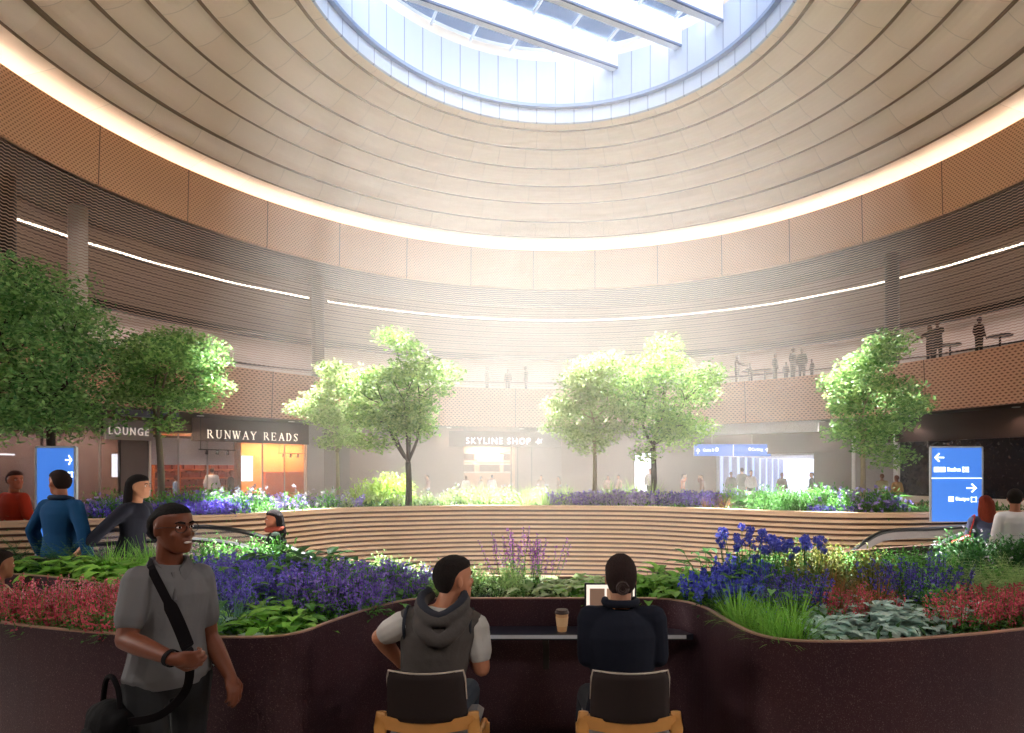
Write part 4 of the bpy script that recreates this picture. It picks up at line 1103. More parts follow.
V_ = [torso(J, MALE, .026, t0=-.12, t1=.9), caps(J['neck']+(J['pelvis']-J['neck'])*.12, J['shL'].lerp(J['neck'], .2), .06, .072), caps(J['neck']+(J['pelvis']-J['neck'])*.12, J['shR'].lerp(J['neck'], .2), .06, .072)]
remeshed('vest', join(*V_), mat('charcoal taupe vest', '4c4440', .85, var=.1, bump=.4, bscale=16), sm_, .007, 3)
nkc = J['neck']; H_ = []
hd = [nkc+Vector((x, y, z+.015)) for x, y, z in ((.085, .05, .02), (.105, -.02, .01), (.08, -.09, -.025), (0, -.125, -.065), (-.085, -.09, -.03), (-.11, -.02, .01), (-.085, .05, .025))]
H_.append(chain(catmull(hd, 3), [.034]*19)); 
hd2 = [nkc+Vector((x, y, z)) for x, y, z in ((.12, -.03, -.03), (.09, -.12, -.085), (0, -.15, -.14), (-.09, -.12, -.085), (-.125, -.03, -.03))]
H_.append(chain(catmull(hd2, 3), [.036]*13))
remeshed('hood', join(*H_), mat('hood cloth', '453e3b', .85, var=.1, bump=.4, bscale=18), sm_, .007, 3)
mk('hood_lining', tube(catmull([p+Vector((0, .0, .028)) for p in hd], 3), .022, 8), mat('navy hood lining', '20222d', .85), sm_, smooth=True)
for s in (-1, 1):
    shp = J['shR'] if s > 0 else J['shL']
    c0 = shp.lerp(J['neck'], .12); X_ = (J['shR']-J['shL']).normalized()
    mk('armhole_binding', tube([c0+Vector((X_.x*s*.012*0, .085*cos(q), .01+.088*sin(q)-.02))-X_*s*.0 for q in [2*pi*i/20 for i in range(21)]], .0085, 6), mat('navy binding', '1d1f2a', .8), sm_)

# -- seated woman in black
J = pose((0, 1, 0), (jp(623, 700, SD).x, SD, .66), k=.97, face=(0.02, 1, -.12), sit=True)
J['neck'] = jp(620.5, 608, SD+.03); J['shL'] = jp(590, 618, SD+.02); J['shR'] = jp(654, 618, SD+.02)
J['head'] = jp(620.5, 578, SD+.07); J['hk'] = 1.0
J['elL'] = jp(588, 656, SD+.02); J['wrL'] = jp(600, 640, SD+.32); J['elR'] = jp(658, 656, SD+.02); J['wrR'] = jp(644, 640, SD+.32)
for s, q in (('L', .5), ('R', -.5)): J['hd'+s] = Vector((q*.4, 1, .1)); J['pn'+s] = Vector((0, .1, -1)); J['ts'+s] = 1 if s == 'L' else -1
J['knL'] = Vector((J['hipL'].x-.07, SD+.4, .6)); J['anL'] = Vector((J['hipL'].x-.1, SD+.3, .22)); J['knR'] = Vector((J['hipR'].x+.03, SD+.42, .62)); J['anR'] = Vector((J['hipR'].x, SD+.35, .22))
sw = person('seated woman seen from behind in a black jacket, dark hair in a low bun', J, 'b88468', prof=[(a, b*1.06, c) for a, b, c in MALE], hair='bun', hairc='2c1d1b', top=('j', '1b1d28', 1.93), bottom='1a1b22', voxel=.0055)
r_, f_, u_ = headframe(J)
bw = [tube(circ(hl(J, 0, -.135-.002*q, -.045), .011*q+.006, .011*q+.006, r_, u_, 14), .0062, 6) for q in (0, 1, 2)]
mk('bun_twist', join(*bw), mat('bun hair', '38241f', .5), sw, smooth=True)
mk('jacket_collar', tube(catmull([J['neck']+Vector((x, y, z)) for x, y, z in ((.075, .05, .03), (.078, -.03, .035), (.04, -.07, .035), (-.04, -.07, .035), (-.078, -.03, .035), (-.075, .05, .03))], 4), .02, 8), mat('cloth 1b1d28', '1b1d28'), sw, smooth=True)

# -- partly seen person at the far left edge
J = pose((.6, .8, 0), (jp(-2, 660, 4.6).x-.02, 4.6, .55), k=.9, face=(.3, .95, 0), sit=True)
pe = person('partly seen person in a beige top at the left edge, beside the red flowers', J, 'a86f52', hair='short', hairc='2a1d18', top=('t', 'c2a888', .7), bottom='3a3a40', voxel=.01)
mk('backpack_strap', tube(catmull([J['shR']+Vector((.0, -.07, -.16)), J['shR']+Vector((-.01, -.075, .0)), J['shR']+Vector((-.02, .0, .075)), J['shR']+Vector((-.01, .09, .0))], 4), .014, 6), mat('dark strap', '3a2f2a', .7), pe)

# -- middle distance people
def standing(label, px, py_head, d, fwd, k, skin, face=None, z=0.0, **kw):
    """py_head = row of the crown"""
    zt = zat(py_head, d); h = zt-z; kk = h/1.735 if k is None else k
    pose_kw = {a: kw.pop(a) for a in ('arms', 'legs', 'lean', 'turn') if a in kw}
    J = pose(fwd, (P(px, 0, d).x, d, z+h-.815*kk), k=kk, face=face, **pose_kw)
    low = min(J['anL'].z, J['anR'].z)-.09*kk-z
    return person(label, J, skin, **kw), J
mj, J = standing('man in a denim-blue jacket walking away in front of the blue pylon sign', 61, 469, 6.5, (.15, 1, 0), None, 'a9694c', face=(-.75, .35, .0), hair='short', hairc='2b1c17', top=('j', '1f4a73', 1.9), bottom='4a4450', voxel=.01,
    arms={'R': ((.29, -.04, .22), (.33, -.02, -.04)), 'L': ((-.3, -.02, .22), (-.32, .08, -.02))}, legs=STRIDE)
mk('jacket_collar', tube(catmull([J['neck']+Vector((x, y, z)) for x, y, z in ((.078, .05, .0), (.08, -.04, .02), (0, -.078, .025), (-.08, -.04, .02), (-.078, .05, .0))], 4), .028, 8), mat('dark collar', '17283f', .8), mj, smooth=True)
mk('hem_band', tube(circ(J['pelvis']+Vector((0, 0, -.04)), .2, .15, (J['hipR']-J['hipL']).normalized(), Vector((0, 1, 0)), 24), .02, 6), mat('jacket hem', '1b3c60', .8), mj)
wj, J = standing('dark-haired woman in a black jacket striding right in front of the timber planter', 131, 474, 6.7, (1, .05, 0), None, 'c98e70', face=(1, .12, .02), prof=FEM, hair='long', hairc='1b1414', top=('j', '2a2b36', 1.55), bottom='4a1f3d', voxel=.01,
    lean=(0, .05, 0), arms={'R': ((.24, -.16, .23), (.26, -.36, .02)), 'L': ((-.2, .06, .24), (-.2, .22, .04))}, legs={'R': ((.09, -.05, -.44), (.09, -.36, -.8)), 'L': ((-.09, .2, -.42), (-.09, .3, -.82))})
we, J = standing('dark-haired woman in a dark green coat riding the left-hand escalator', 276, 509, 7.7, (-.5, -.2, 0), .93, 'c07a5c', face=(-.9, -.42, -.05), z=-.42, prof=FEM, hair='long', hairc='20181a', top=('j', '1f2a20', 1.9), bottom='2b3440', voxel=.011)
mk('scarf', tube(circ(J['neck']+Vector((-.01, -.02, .03)), .09, .075, Vector((1, 0, .1)), Vector((0, 1, .1)), 16), .032, 8), mat('rust scarf', 'a84a34', .8), we, smooth=True)
bgx = J['elL']+Vector((-.02, -.07, -.02))
b_ = root('tote_bag', bgx-Vector((0, 0, .18)), 'pale blue tote bag held by the woman on the left-hand escalator', 'bag')
mk('bag_body', rbox(bgx-Vector((0, 0, .05)), (.14, .1, .3), r=.03), mat('pale blue canvas', '7f95b8', .8), b_); mk('handle', tube(catmull([bgx+Vector((-.05, 0, .09)), bgx+Vector((-.02, .02, .24)), bgx+Vector((.05, 0, .09))], 5), .008, 6), M['dark'], b_)
rc, J = standing('auburn-haired woman in a blue-grey top with a red bag, beside the right sign', 986, 495, 7.6, (.1, 1, 0), None, 'b5785c', face=(.35, .93, 0), prof=FEM, hair='long', hairc='7a2f1c', top=('t', '5e6380', 1.85), bottom='8c2a20', voxel=.011)
sh = J['elL']+Vector((-.1, -.05, -.06))
b_ = root('shoulder_bag', sh-Vector((0, 0, .12)), 'small red shoulder bag carried by the auburn-haired woman', 'bag')
mred = mat('red leather', 'c2281c', .4); mk('bag_body', rbox(sh, (.26, .1, .19), X=(1, 0, .45), Z=(-.45, 0, 1), r=.03), mred, b_)
mk('strap', tube(catmull([sh+Vector((.08, 0, .12)), J['shL']+Vector((-.02, -.06, .07)), J['shL']+Vector((0, .06, .02))], 5), .009, 6), mred, b_)
wm, J = standing('dark-haired man in a white shirt at the right edge, beside the auburn-haired woman', 1015, 488, 7.3, (.1, 1, 0), None, 'a76a4c', face=(.6, .8, 0), hair='short', hairc='1e1613', top=('t', 'e6e2e4', 1.8), bottom='3b3f4c', voxel=.011)
rd, J = standing('person in a red-orange top behind a grey planter box at the far left', 14, 470, 8.6, (-.3, -1, 0), None, '9c5238', face=(.9, -.4, 0), hair='short', hairc='3c1c16', top=('t', 'a8341f', 1.0), bottom='2c2c30', voxel=.014)

# -- people far off on the concourse and up on the gallery
def farp(label, px, py, R, top, fwd, hairc='241c1a', skin='b07a5e', bottom='30323a', hair='short', zf=0.0, group=None, sit=False, k=1.0, arms=None, d=None, legs=None):
    dd = d or ring(px, R).y
    h = zat(py, dd)-zf
    kk = h/1.735 if not sit else k
    pz = zf+h-.815*kk
    J = pose(fwd, (P(px, 0, dd).x, dd, pz), k=kk, arms=arms, sit=sit, legs=legs)
    return person(label, J, skin, group=group, voxel=.028, cvox=.028, far=True, hair=hair, hairc=hairc, top=('t', top, 1.7), bottom=bottom, face=False)
STAND = {'R': ((.1, .0, -.43), (.11, .0, -.83)), 'L': ((-.1, .0, -.43), (-.11, .0, -.83))}
FARS = [
 ('child in a pale blue shirt reaching to a bookcase in the bookshop', 176, 475, 19.4, '9db4d6', (1, .3, 0)),
 ('customer in a white jacket standing by the copper post of the bookshop', 212, 467.5, 19.3, 'e4e2ea', (-.4, 1, 0)),
 ('customer in dark olive beside the white jacket in the bookshop', 231, 470, 19.4, '3b3326', (1, .2, 0)),
 ('person with raised arm on the concourse right of the dark-trunked tree', 428, 474.5, 17.5, 'b08078', (-1, -.3, 0)),
 ('person in white at the left end of the shop window crowd', 466, 475.5, 17.8, 'efe6e8', (0, 1, 0)),
 ('person in cream below the lit shop shelves', 481, 476, 17.4, 'e8d8d2', (.8, .5, 0)),
 ('person in white with a brown shoulder bag below the shop window', 492, 474.5, 17.2, 'f0e8ea', (0, 1, 0)),
 ('person with dark hair below the mauve shop window', 541, 475, 17.8, 'a8867c', (0, -1, 0)),
 ('person in brown at the right end of the mauve shop window', 559, 476, 17.8, '94685c', (-1, 0, 0)),
 ('person in pale pink left of the white lit doorway', 608, 475, 17.4, 'e0b8a8', (0, -1, 0)),
 ('person in peach facing left beside the pale pink top, left of the doorway', 619, 474.5, 17.6, 'd8a894', (-.8, -.4, 0)),
 ('person in white standing in the white lit doorway', 650, 468, 18.2, 'e6e0e0', (0, -1, 0)),
 ('person in a bright orange top by the dark wall right of the doorway', 683, 473.5, 16.8, 'e0701f', (1, -.2, 0)),
 ('person in dark red beside the orange top', 702, 474.5, 17.2, '7c2c22', (-1, -.1, 0)),
 ('figure in dark green at the left side of the corridor mouth', 731, 471.5, 18.0, '2f3a36', (.4, 1, 0)),
 ('tall dark-grey figure entering the white corridor', 742, 467.5, 18.2, '3a3c46', (0, 1, 0)),
 ('person in a white top and red cap in the corridor mouth', 751, 470, 17.6, 'eeeaf2', (0, -1, 0)),
 ('man in a dark coat over a tan sweater walking out of the corridor', 782, 472.5, 17.8, '5a3c30', (.1, -1, 0)),
 ('dark figure at the right jamb of the corridor mouth', 812, 472, 18.0, '3a3a44', (-1, 0, 0)),
 ('person in a beige coat under the rightmost tree', 882, 473.5, 16.0, 'a89a72', (.3, 1, 0)),
 ('person in a yellow-brown top right of the beige coat under the rightmost tree', 897, 475, 15.6, 'b88a4c', (-.2, 1, 0)),
]
for q in FARS:
    arms = None
    if 'raised' in q[0]: arms = {'R': ((.3, .05, .5), (.42, .1, .7)), 'L': ((-.24, .0, .22), (-.2, .2, .05))}
    if 'orange' in q[0]: arms = {'R': ((.26, .1, .42), (.12, .16, .66)), 'L': ((-.28, .1, .4), (-.1, .16, .66))}
    kid = 'child' in q[0]
    farp(q[0], q[1], q[2], q[3], q[4], q[5], arms=arms, legs=STAND, hairc=['241c1a', '3b2418', '6a3a26'][len(q[0]) % 3], skin=['b07a5e', 'c99474', '8a5640'][len(q[0]) % 3])
GAL = [  # up on the gallery, behind the wire screen
 ('dark silhouette at the gallery rail left of the rightmost-but-one tree', 709, 360, (1, 0, 0)),
 ('standing silhouette leaning on the gallery rail, first of the standing row', 737, 355, (.8, -.5, 0)),
 ('seated-height silhouette beside the leaning one on the gallery', 750, 363, (-1, 0, 0)),
 ('standing silhouette in the middle of the gallery group', 775, 353.5, (.7, -.7, 0)),
 ('short silhouette between the middle and the tall pair on the gallery', 786, 362, (0, -1, 0)),
 ('tall silhouette, left one of the close pair on the gallery', 793, 347.5, (.6, -.8, 0)),
 ('tall silhouette, right one of the close pair on the gallery', 802, 348.5, (-.6, -.8, 0)),
 ('silhouette at the right of the tall pair on the gallery', 812, 359, (-1, -.2, 0)),
 ('silhouette leaning out with arm stretched, right of the dark gallery column', 930, 325, (-1, -.2, 0)),
 ('silhouette close behind the leaning one, right of the dark gallery column', 937.5, 320, (-.8, -.6, 0)),
 ('lone silhouette at the gallery rail near the right edge', 979, 317, (.2, -1, 0)),
 ('silhouette at the gallery rail above the shop sign, left one', 487, 367, (1, -.3, 0)),
 ('silhouette at the gallery rail above the shop sign, middle one', 508, 369, (0, -1, 0)),
 ('silhouette at the gallery rail above the shop sign, right one', 526, 366, (-1, -.3, 0)),
]
for i, (lab, px, py, fw) in enumerate(GAL):
    dd = ring(px, 17.7).y
    arms = {'R': ((.3, .28, .3), (.36, .55, .18)), 'L': ((-.26, .2, .3), (-.2, .45, .2))} if 'leaning' in lab else None
    farp(lab, px, py, 17.7, ['2c2422', '382c2a', '332a30'][i % 3], fw, zf=DECK if zat(py, dd)-DECK < 2.3 else DECK, legs=STAND, arms=arms, bottom='241f1f', skin='5a4036')
# bistro tables on the gallery
for px, lab in ((752, 'small dark round table on the gallery beside the leaning silhouettes'), (765, 'small dark table in the middle of the gallery group'), (950, 'small dark round table on the gallery right of the dark column'), (1000, 'small dark round table on the gallery near the right edge')):
    p = ring(px, 18.4); t = root('bistro_table', (p.x, p.y, DECK), lab, 'table')
    mk('tabletop', lathe((p.x, p.y, DECK), [(.001, .84), (.42, .84), (.42, .88), (.001, .88)], 20), M['dark'], t)
    mk('pedestal', lathe((p.x, p.y, DECK), [(.25, 0), (.25, .03), (.04, .05), (.04, .84)], 14), M['dark'], t)

# ------------------------------------------------------------------ plants
RP = random.Random(5)
def rv(r=1.0): return Vector((RP.gauss(0, 1), RP.gauss(0, 1), RP.gauss(0, 1))).normalized()*r
def blade(L, base, d, up, length, width, droop=.5, segs=4, fold=.15, tip=.0, peak=.45):
    """a curved leaf: starts at base along d, bends down by droop"""
    V, Fc = L; d = d.normalized(); s = d.cross(up)
    if s.length < 1e-3: s = Vector((1, 0, 0))
    s.normalize(); p = base.copy(); k = len(V); st = length/segs
    for i in range(segs+1):
        t = i/segs
        w = width*max(tip, (sin(pi*min(1, (t/peak*.5 if t < peak else .5+(t-peak)/(1-peak)*.5)))))*.5 if peak else width*.5*(1-t)
        if i == 0: w = max(w, width*.12)
        n = s.cross(d).normalized()
        V.append(p-s*w+n*w*fold); V.append(p); V.append(p+s*w+n*w*fold)
        d = (d-Vector((0, 0, 1))*droop/segs).normalized(); p = p+d*st
    for i in range(segs):
        a = k+i*3; Fc.append((a, a+1, a+4, a+3)); Fc.append((a+1, a+2, a+5, a+4))
def petal(L, c, n, r):
    V, Fc = L; x, y = frame_of(n); a = RP.uniform(0, 6.3); k = len(V)
    ux = x*cos(a)+y*sin(a); uy = y*cos(a)-x*sin(a)
    V += [c-ux*r*.2, c+uy*r*.45+ux*r*.4, c+ux*r*1.2+n*r*.25, c-uy*r*.45+ux*r*.4]; Fc.append((k, k+1, k+2, k+3))
def stem(L, a, b, r=.003):
    V, Fc = L; x, y = frame_of(b-a); k = len(V)
    for p, q in ((a, r), (b, r*.6)):
        for j in range(3): V.append(p+(x*cos(2.1*j)+y*sin(2.1*j))*q)
    for j in range(3): Fc.append((k+j, k+(j+1) % 3, k+3+(j+1) % 3, k+3+j))
def dirv(az, el): return Vector((cos(az)*cos(el), sin(az)*cos(el), sin(el)))
UP = Vector((0, 0, 1))
def k_hosta(n=26, s=.16, w=.6, h=.12):
    L = ([], [])
    for i in range(n):
        az = RP.uniform(0, 6.28); el = RP.uniform(.15, 1.25); r = RP.uniform(.0, .04)
        b = Vector((cos(az)*r, sin(az)*r, 0)); hh = h*RP.uniform(.4, 1.3); m = b+dirv(az, el)*hh
        stem(L, b, m, .004); ln = s*RP.uniform(.7, 1.2)
        blade(L, m, dirv(az+RP.uniform(-.3, .3), el*.6), UP, ln, ln*w, RP.uniform(.7, 1.4), 5, .22, 0, .42)
    return {'foliage': L}
def k_salvia(n=22, h=.34, sp=.13, pet=.014, dens=26, spread=.16, leaf=.05, taper=.5):
    A, B = ([], []), ([], []); BL = []
    for i in range(n):
        if n <= 14: B = ([], []); BL.append(B)
        az = RP.uniform(0, 6.28); r = spread*sqrt(RP.random()); b = Vector((cos(az)*r, sin(az)*r, 0))
        hh = h*RP.uniform(.7, 1.12); t = b+dirv(az, RP.uniform(1.15, 1.5))*hh
        stem(A, b, t, .0028)
        for q in range(7):
            f_ = RP.uniform(.05, .6); p = b.lerp(t, f_); blade(A, p, dirv(RP.uniform(0, 6.3), .4), UP, leaf*RP.uniform(.7, 1.4), leaf*.34, .6, 2, .1)
        for q in range(dens):
            f_ = 1-RP.random()**1.0*sp/hh; p = b.lerp(t, f_)+rv(.007+.012*(1-f_)*hh/sp*taper*2)
            petal(B, p, rv(), pet*RP.uniform(.7, 1.2))
    return {'foliage': A, 'flower_spike': BL} if BL else {'foliage': A, 'flower_spikes': B}
def k_agapanthus(n=9, h=.42, spread=.16, head=.038, pet=.02):
    A, B = ([], []), ([], [])
    for i in range(26):
        az = RP.uniform(0, 6.28); b = Vector((cos(az), sin(az), 0))*RP.uniform(0, spread*.6)
        blade(A, b, dirv(az, RP.uniform(.9, 1.4)), UP, h*RP.uniform(.5, .85), .018, RP.uniform(.5, 1.3), 5, .2, .3, .3)
    BL = []
    for i in range(n):
        B = ([], []); BL.append(B)
        az = RP.uniform(0, 6.28); r = spread*sqrt(RP.random()); b = Vector((cos(az)*r, sin(az)*r, 0)); t = b+dirv(az, RP.uniform(1.3, 1.55))*h*RP.uniform(.75, 1.15)
        stem(A, b, t, .0035)
        for q in range(34):
            n_ = rv(); petal(B, t+n_*head*.6, n_, pet*RP.uniform(.8, 1.2))
    return {'foliage': A, 'flower_head': BL}
def k_grass(n=90, h=.26, w=.007, spread=.06, droop=1.3):
    L = ([], [])
    for i in range(n):
        az = RP.uniform(0, 6.28); b = Vector((cos(az), sin(az), 0))*spread*RP.random()
        blade(L, b, dirv(az, RP.uniform(.8, 1.5)), UP, h*RP.uniform(.6, 1.2), w, RP.uniform(.4, droop), 5, .1, .2, .3)
    return {'foliage': L}
def k_shrub(n=420, r=.18, h=.26, leaf=.035, flowers=0, pet=.012, wob=.25):
    A, B = ([], []), ([], []); stems = 12
    for i in range(stems):
        az = RP.uniform(0, 6.28); stem(A, Vector((0, 0, 0)), Vector((cos(az)*r*.6, sin(az)*r*.6, h*RP.uniform(.5, .9))), .004)
    for i in range(n):
        v = rv(); v.z = abs(v.z)*.95-.05; q = RP.uniform(.55, 1.0); wv = 1+wob*sin(5*atan2(v.y, v.x)+3*v.z)
        p = Vector((v.x*r*wv, v.y*r*wv, v.z*h*wv+.03))*q
        blade(A, p, (v+rv(.7)).normalized(), UP, leaf*RP.uniform(.7, 1.4), leaf*.5, .5, 2, .2)
    for i in range(flowers):
        v = rv(); v.z = abs(v.z); wv = 1+wob*sin(5*atan2(v.y, v.x)+3*v.z); p = Vector((v.x*r*wv, v.y*r*wv, v.z*h*wv+.035))*1.03
        for q in range(5): petal(B, p+rv(.008), rv(), pet)
    return {'foliage': A, 'blossoms': B} if flowers else {'foliage': A}
def k_fern(n=20, h=.3):
    L = ([], [])
    for i in range(n):
        az = RP.uniform(0, 6.28); d = dirv(az, RP.uniform(.7, 1.35)); p = Vector((0, 0, 0)); ln = h*RP.uniform(.7, 1.2); st = ln/12; dr = RP.uniform(.06, .12)
        for q in range(12):
            s = d.cross(UP).normalized(); w = .06*sin(pi*(q+1)/13)+.006
            for sg in (-1, 1): blade(L, p, (s*sg+d*.5).normalized(), UP, w, w*.3, .3, 1, .05, .2, 0)
            d = (d-UP*dr).normalized(); stem(L, p, p+d*st, .0015); p = p+d*st
    return {'foliage': L}
def k_silver(n=60, r=.14):
    L = ([], [])
    for i in range(n):
        az = RP.uniform(0, 6.28); el = RP.uniform(.1, 1.4); b = dirv(az, el)*RP.uniform(.03, r); b.z = abs(b.z)*.8
        ln = RP.uniform(.05, .09); blade(L, b, dirv(az+RP.uniform(-.5, .5), RP.uniform(0, .7)), UP, ln, ln*.62, RP.uniform(.3, 1), 4, .2, 0, .45)
    return {'foliage': L}
KIND = dict(hosta=k_hosta, salvia=k_salvia, agapanthus=k_agapanthus, grass=k_grass, shrub=k_shrub, fern=k_fern, silver=k_silver)
GREEN = {'g': ('68a644', '386c26'), 'bright': ('9ad250', '5a9a30'), 'dark': ('47803a', '224a24'), 'pale': ('b9d28a', '7fa85a'), 'silver': ('d6eae0', '93b4a8'), 'blue': ('7fa596', '4e7a68'),
         'olive': ('8a8a3a', '4f5a22'), 'rust': ('a8743c', '6a4a26'), 'lime': ('c3d860', '8fb23c'), 'cream': ('e2ecc0', '8fb260'), 'fgreen': ('74b850', '40802e'), 'fpale': ('cfe09a', '94b866')}
FLOW = {'violet': ('8c7ce6', '5644b4'), 'purple': ('9d80dc', '6a4cb4'), 'blue': ('5c66da', '363fae'), 'red': ('ee6478', 'b03c50'), 'pink': ('f49aac', 'cc6480'), 'magenta': ('c878cc', '9450a4'),
        'yellow': ('b8a058', '7c6a34'), 'white': ('d8d0dc', 'b4acc0'), 'lilac': ('c4b0ec', '9478d4'), 'fviolet': ('8a78e8', '5a44bc'), 'indigo': ('6a5cc0', '453a94')}
PROTO = {}
def proto(kind, gcol, fcol, var, kw, nm):
    key = (kind, gcol, fcol, var, tuple(sorted(kw.items())), nm)
    if key in PROTO: return dup(PROTO[key])
    parts = KIND[kind](**kw)
    g = bpy.data.objects.new(nm, None); COL.objects.link(g); g.empty_display_size = .1
    for pn, vf in parts.items():
        mm = leaf_mat('leaf '+gcol, *GREEN[gcol]) if pn == 'foliage' else leaf_mat('petal '+fcol, *FLOW[fcol], trans=.25)
        for v_ in (vf if isinstance(vf, list) else [vf]): mk(pn, v_, mm, g, kind='stuff' if pn == 'flower_spikes' else None)
    PROTO[key] = g; return g
ORD = ['first', 'second', 'third', 'fourth', 'fifth', 'sixth', 'seventh', 'eighth', 'ninth', 'tenth', 'eleventh', 'twelfth', 'thirteenth', 'fourteenth', 'fifteenth', 'sixteenth', 'seventeenth', 'eighteenth', 'nineteenth', 'twentieth', 'twenty-first', 'twenty-second', 'twenty-third', 'twenty-fourth']
def zone(nm, cat, desc, where, kind, gcol, fcol, px0, px1, d0, d1, cnt, sc=1.0, far=False, **kw):
    pts = []; tries = 0
    while len(pts) < cnt and tries < cnt*200:
        tries += 1
        px = RP.uniform(px0, px1)
        if far:
            c = min(range(len(wood_curve)), key=lambda i: abs(wood_curve[i].x/wood_curve[i].y*F+PPX-px)); off = RP.uniform(d0, d1)
            p = wood_curve[c]+wn[c]*off; x, y = p.x+RP.uniform(-.1, .1), p.y; z = FSOIL
        else:
            d = RP.uniform(d0, d1); x = (px-PPX)/F*d; y = d; z = NS
            if not inside(x, y, nb): continue
            mg = {'hosta': .2, 'silver': .27, 'fern': .2}.get(kind, .12)
            if any(not inside(x+a*mg, y+b*mg, nb) for a, b in ((1, 0), (-1, 0), (0, 1), (0, -1), (-.7, -.7), (.7, -.7))): continue
        if any((x-a)**2+(y-b)**2 < (.13*sc)**2 for a, b, _ in pts) and tries < cnt*100: continue
        pts.append((x, y, z))
    pts.sort(key=lambda p: p[0]/p[1])
    for i, (x, y, z) in enumerate(pts):
        o = proto(kind, gcol, fcol, i % 2, kw, nm)
        o.location = (x, y, z); o.rotation_euler = (0, 0, RP.uniform(0, 6.28)); s = sc*RP.uniform(.85, 1.15); o.scale = (s, s, s)
        lab = '%s, %s from the left %s' % (desc, ORD[i], where) if len(pts) > 1 else '%s %s' % (desc, where)
        tag(o, lab, cat, desc.replace(' clump', ' clumps')+' '+where)
# near planter, left half
zone('red_salvia', 'flower', 'coral red flower spikes', 'beside the walking man', 'salvia', 'g', 'red', 8, 130, 3.35, 4.25, 20, 1.0, n=24, h=.2, sp=.11, pet=.012, dens=24, spread=.13)
zone('pink_salvia', 'flower', 'pink flower spikes', 'behind the red drift', 'salvia', 'g', 'pink', 20, 140, 3.8, 4.4, 9, 1.0, n=20, h=.22, sp=.1, pet=.011, dens=20, spread=.12)
zone('hosta', 'plant', 'green hosta clump', 'before the walking man\'s elbow', 'hosta', 'g', 'red', 95, 150, 3.35, 3.6, 4, .8)
zone('fern', 'plant', 'dark green fern', 'at the left rear of the near planter', 'fern', 'dark', 'red', -10, 90, 5.35, 6.0, 9, 1.1, h=.32)
zone('hosta', 'plant', 'broad-leaved green hosta', 'behind the steel inlet at left', 'hosta', 'bright', 'red', -5, 150, 4.85, 5.5, 14, 1.05, n=26, s=.17)
zone('grass_clump', 'plant', 'fresh green grass clump', 'behind the walking man\'s shoulder', 'grass', 'bright', 'red', 90, 180, 5.3, 5.9, 6, 1.1)
zone('violet_salvia', 'flower', 'violet-blue flowering clump', 'right of the walking man', 'salvia', 'blue', 'violet', 196, 300, 3.8, 5.2, 14, 1.0, n=30, h=.27, sp=.15, pet=.019, dens=22, leaf=.07, spread=.17)
zone('grass_clump', 'plant', 'blue-green grassy clump', 'right of the walking man\'s chest', 'grass', 'blue', 'red', 195, 245, 3.45, 3.8, 5, .9, n=80, w=.009)
zone('silver_hosta', 'plant', 'pale blue-green hosta', 'by the walking man\'s forearm', 'hosta', 'silver', 'red', 205, 235, 3.3, 3.45, 2, .8)
zone('hosta', 'plant', 'glossy green hosta', 'on the rim between walking man and desk', 'hosta', 'bright', 'red', 235, 300, 3.35, 3.75, 8, .85, s=.14, w=.55)
zone('violet_salvia', 'flower', 'rich violet flowering clump', 'left of the seated man', 'salvia', 'g', 'purple', 300, 385, 3.9, 4.9, 14, 1.0, n=28, h=.25, sp=.15, pet=.018, dens=20, leaf=.07, spread=.16)
zone('purple_salvia', 'flower', 'purple flowering clump', 'left of the seated man\'s head', 'salvia', 'g', 'purple', 375, 430, 4.4, 4.95, 8, 1.0, n=26, h=.2, sp=.12, pet=.016, dens=19, leaf=.07, spread=.15)
zone('leafy_shrub', 'plant', 'green small-leaved shrub', 'before the left escalator', 'shrub', 'fgreen', 'red', 200, 290, 5.3, 5.9, 8, 1.1)
zone('broadleaf_plant', 'plant', 'dark glossy broad-leaved plant', 'before the green-coated woman', 'hosta', 'dark', 'red', 268, 330, 4.9, 5.4, 7, 1.2, n=28, s=.17, w=.5, h=.2)
zone('leafy_shrub', 'plant', 'pale feathery shrub', 'left of the seated man\'s head', 'shrub', 'pale', 'red', 325, 420, 4.95, 5.3, 7, .8)
zone('broadleaf_plant', 'plant', 'green leafy plant', 'among the violet drifts left of the seated man', 'hosta', 'g', 'red', 215, 390, 3.9, 5.0, 12, 1.1, n=24, s=.13, w=.45, h=.2)
zone('leafy_shrub', 'plant', 'bright small-leaved shrub', 'among the violet drifts left of the seated man', 'shrub', 'fgreen', 'red', 210, 400, 3.9, 5.1, 9, .95)
zone('broadleaf_plant', 'plant', 'green leafy plant', 'among the deep blue flowers', 'hosta', 'g', 'red', 700, 800, 3.8, 4.9, 9, 1.1, n=24, s=.13, w=.4, h=.22)
zone('leafy_shrub', 'plant', 'mid green shrub', 'among the purple spikes at right', 'shrub', 'fgreen', 'red', 870, 1000, 3.9, 5.4, 9, 1.0)
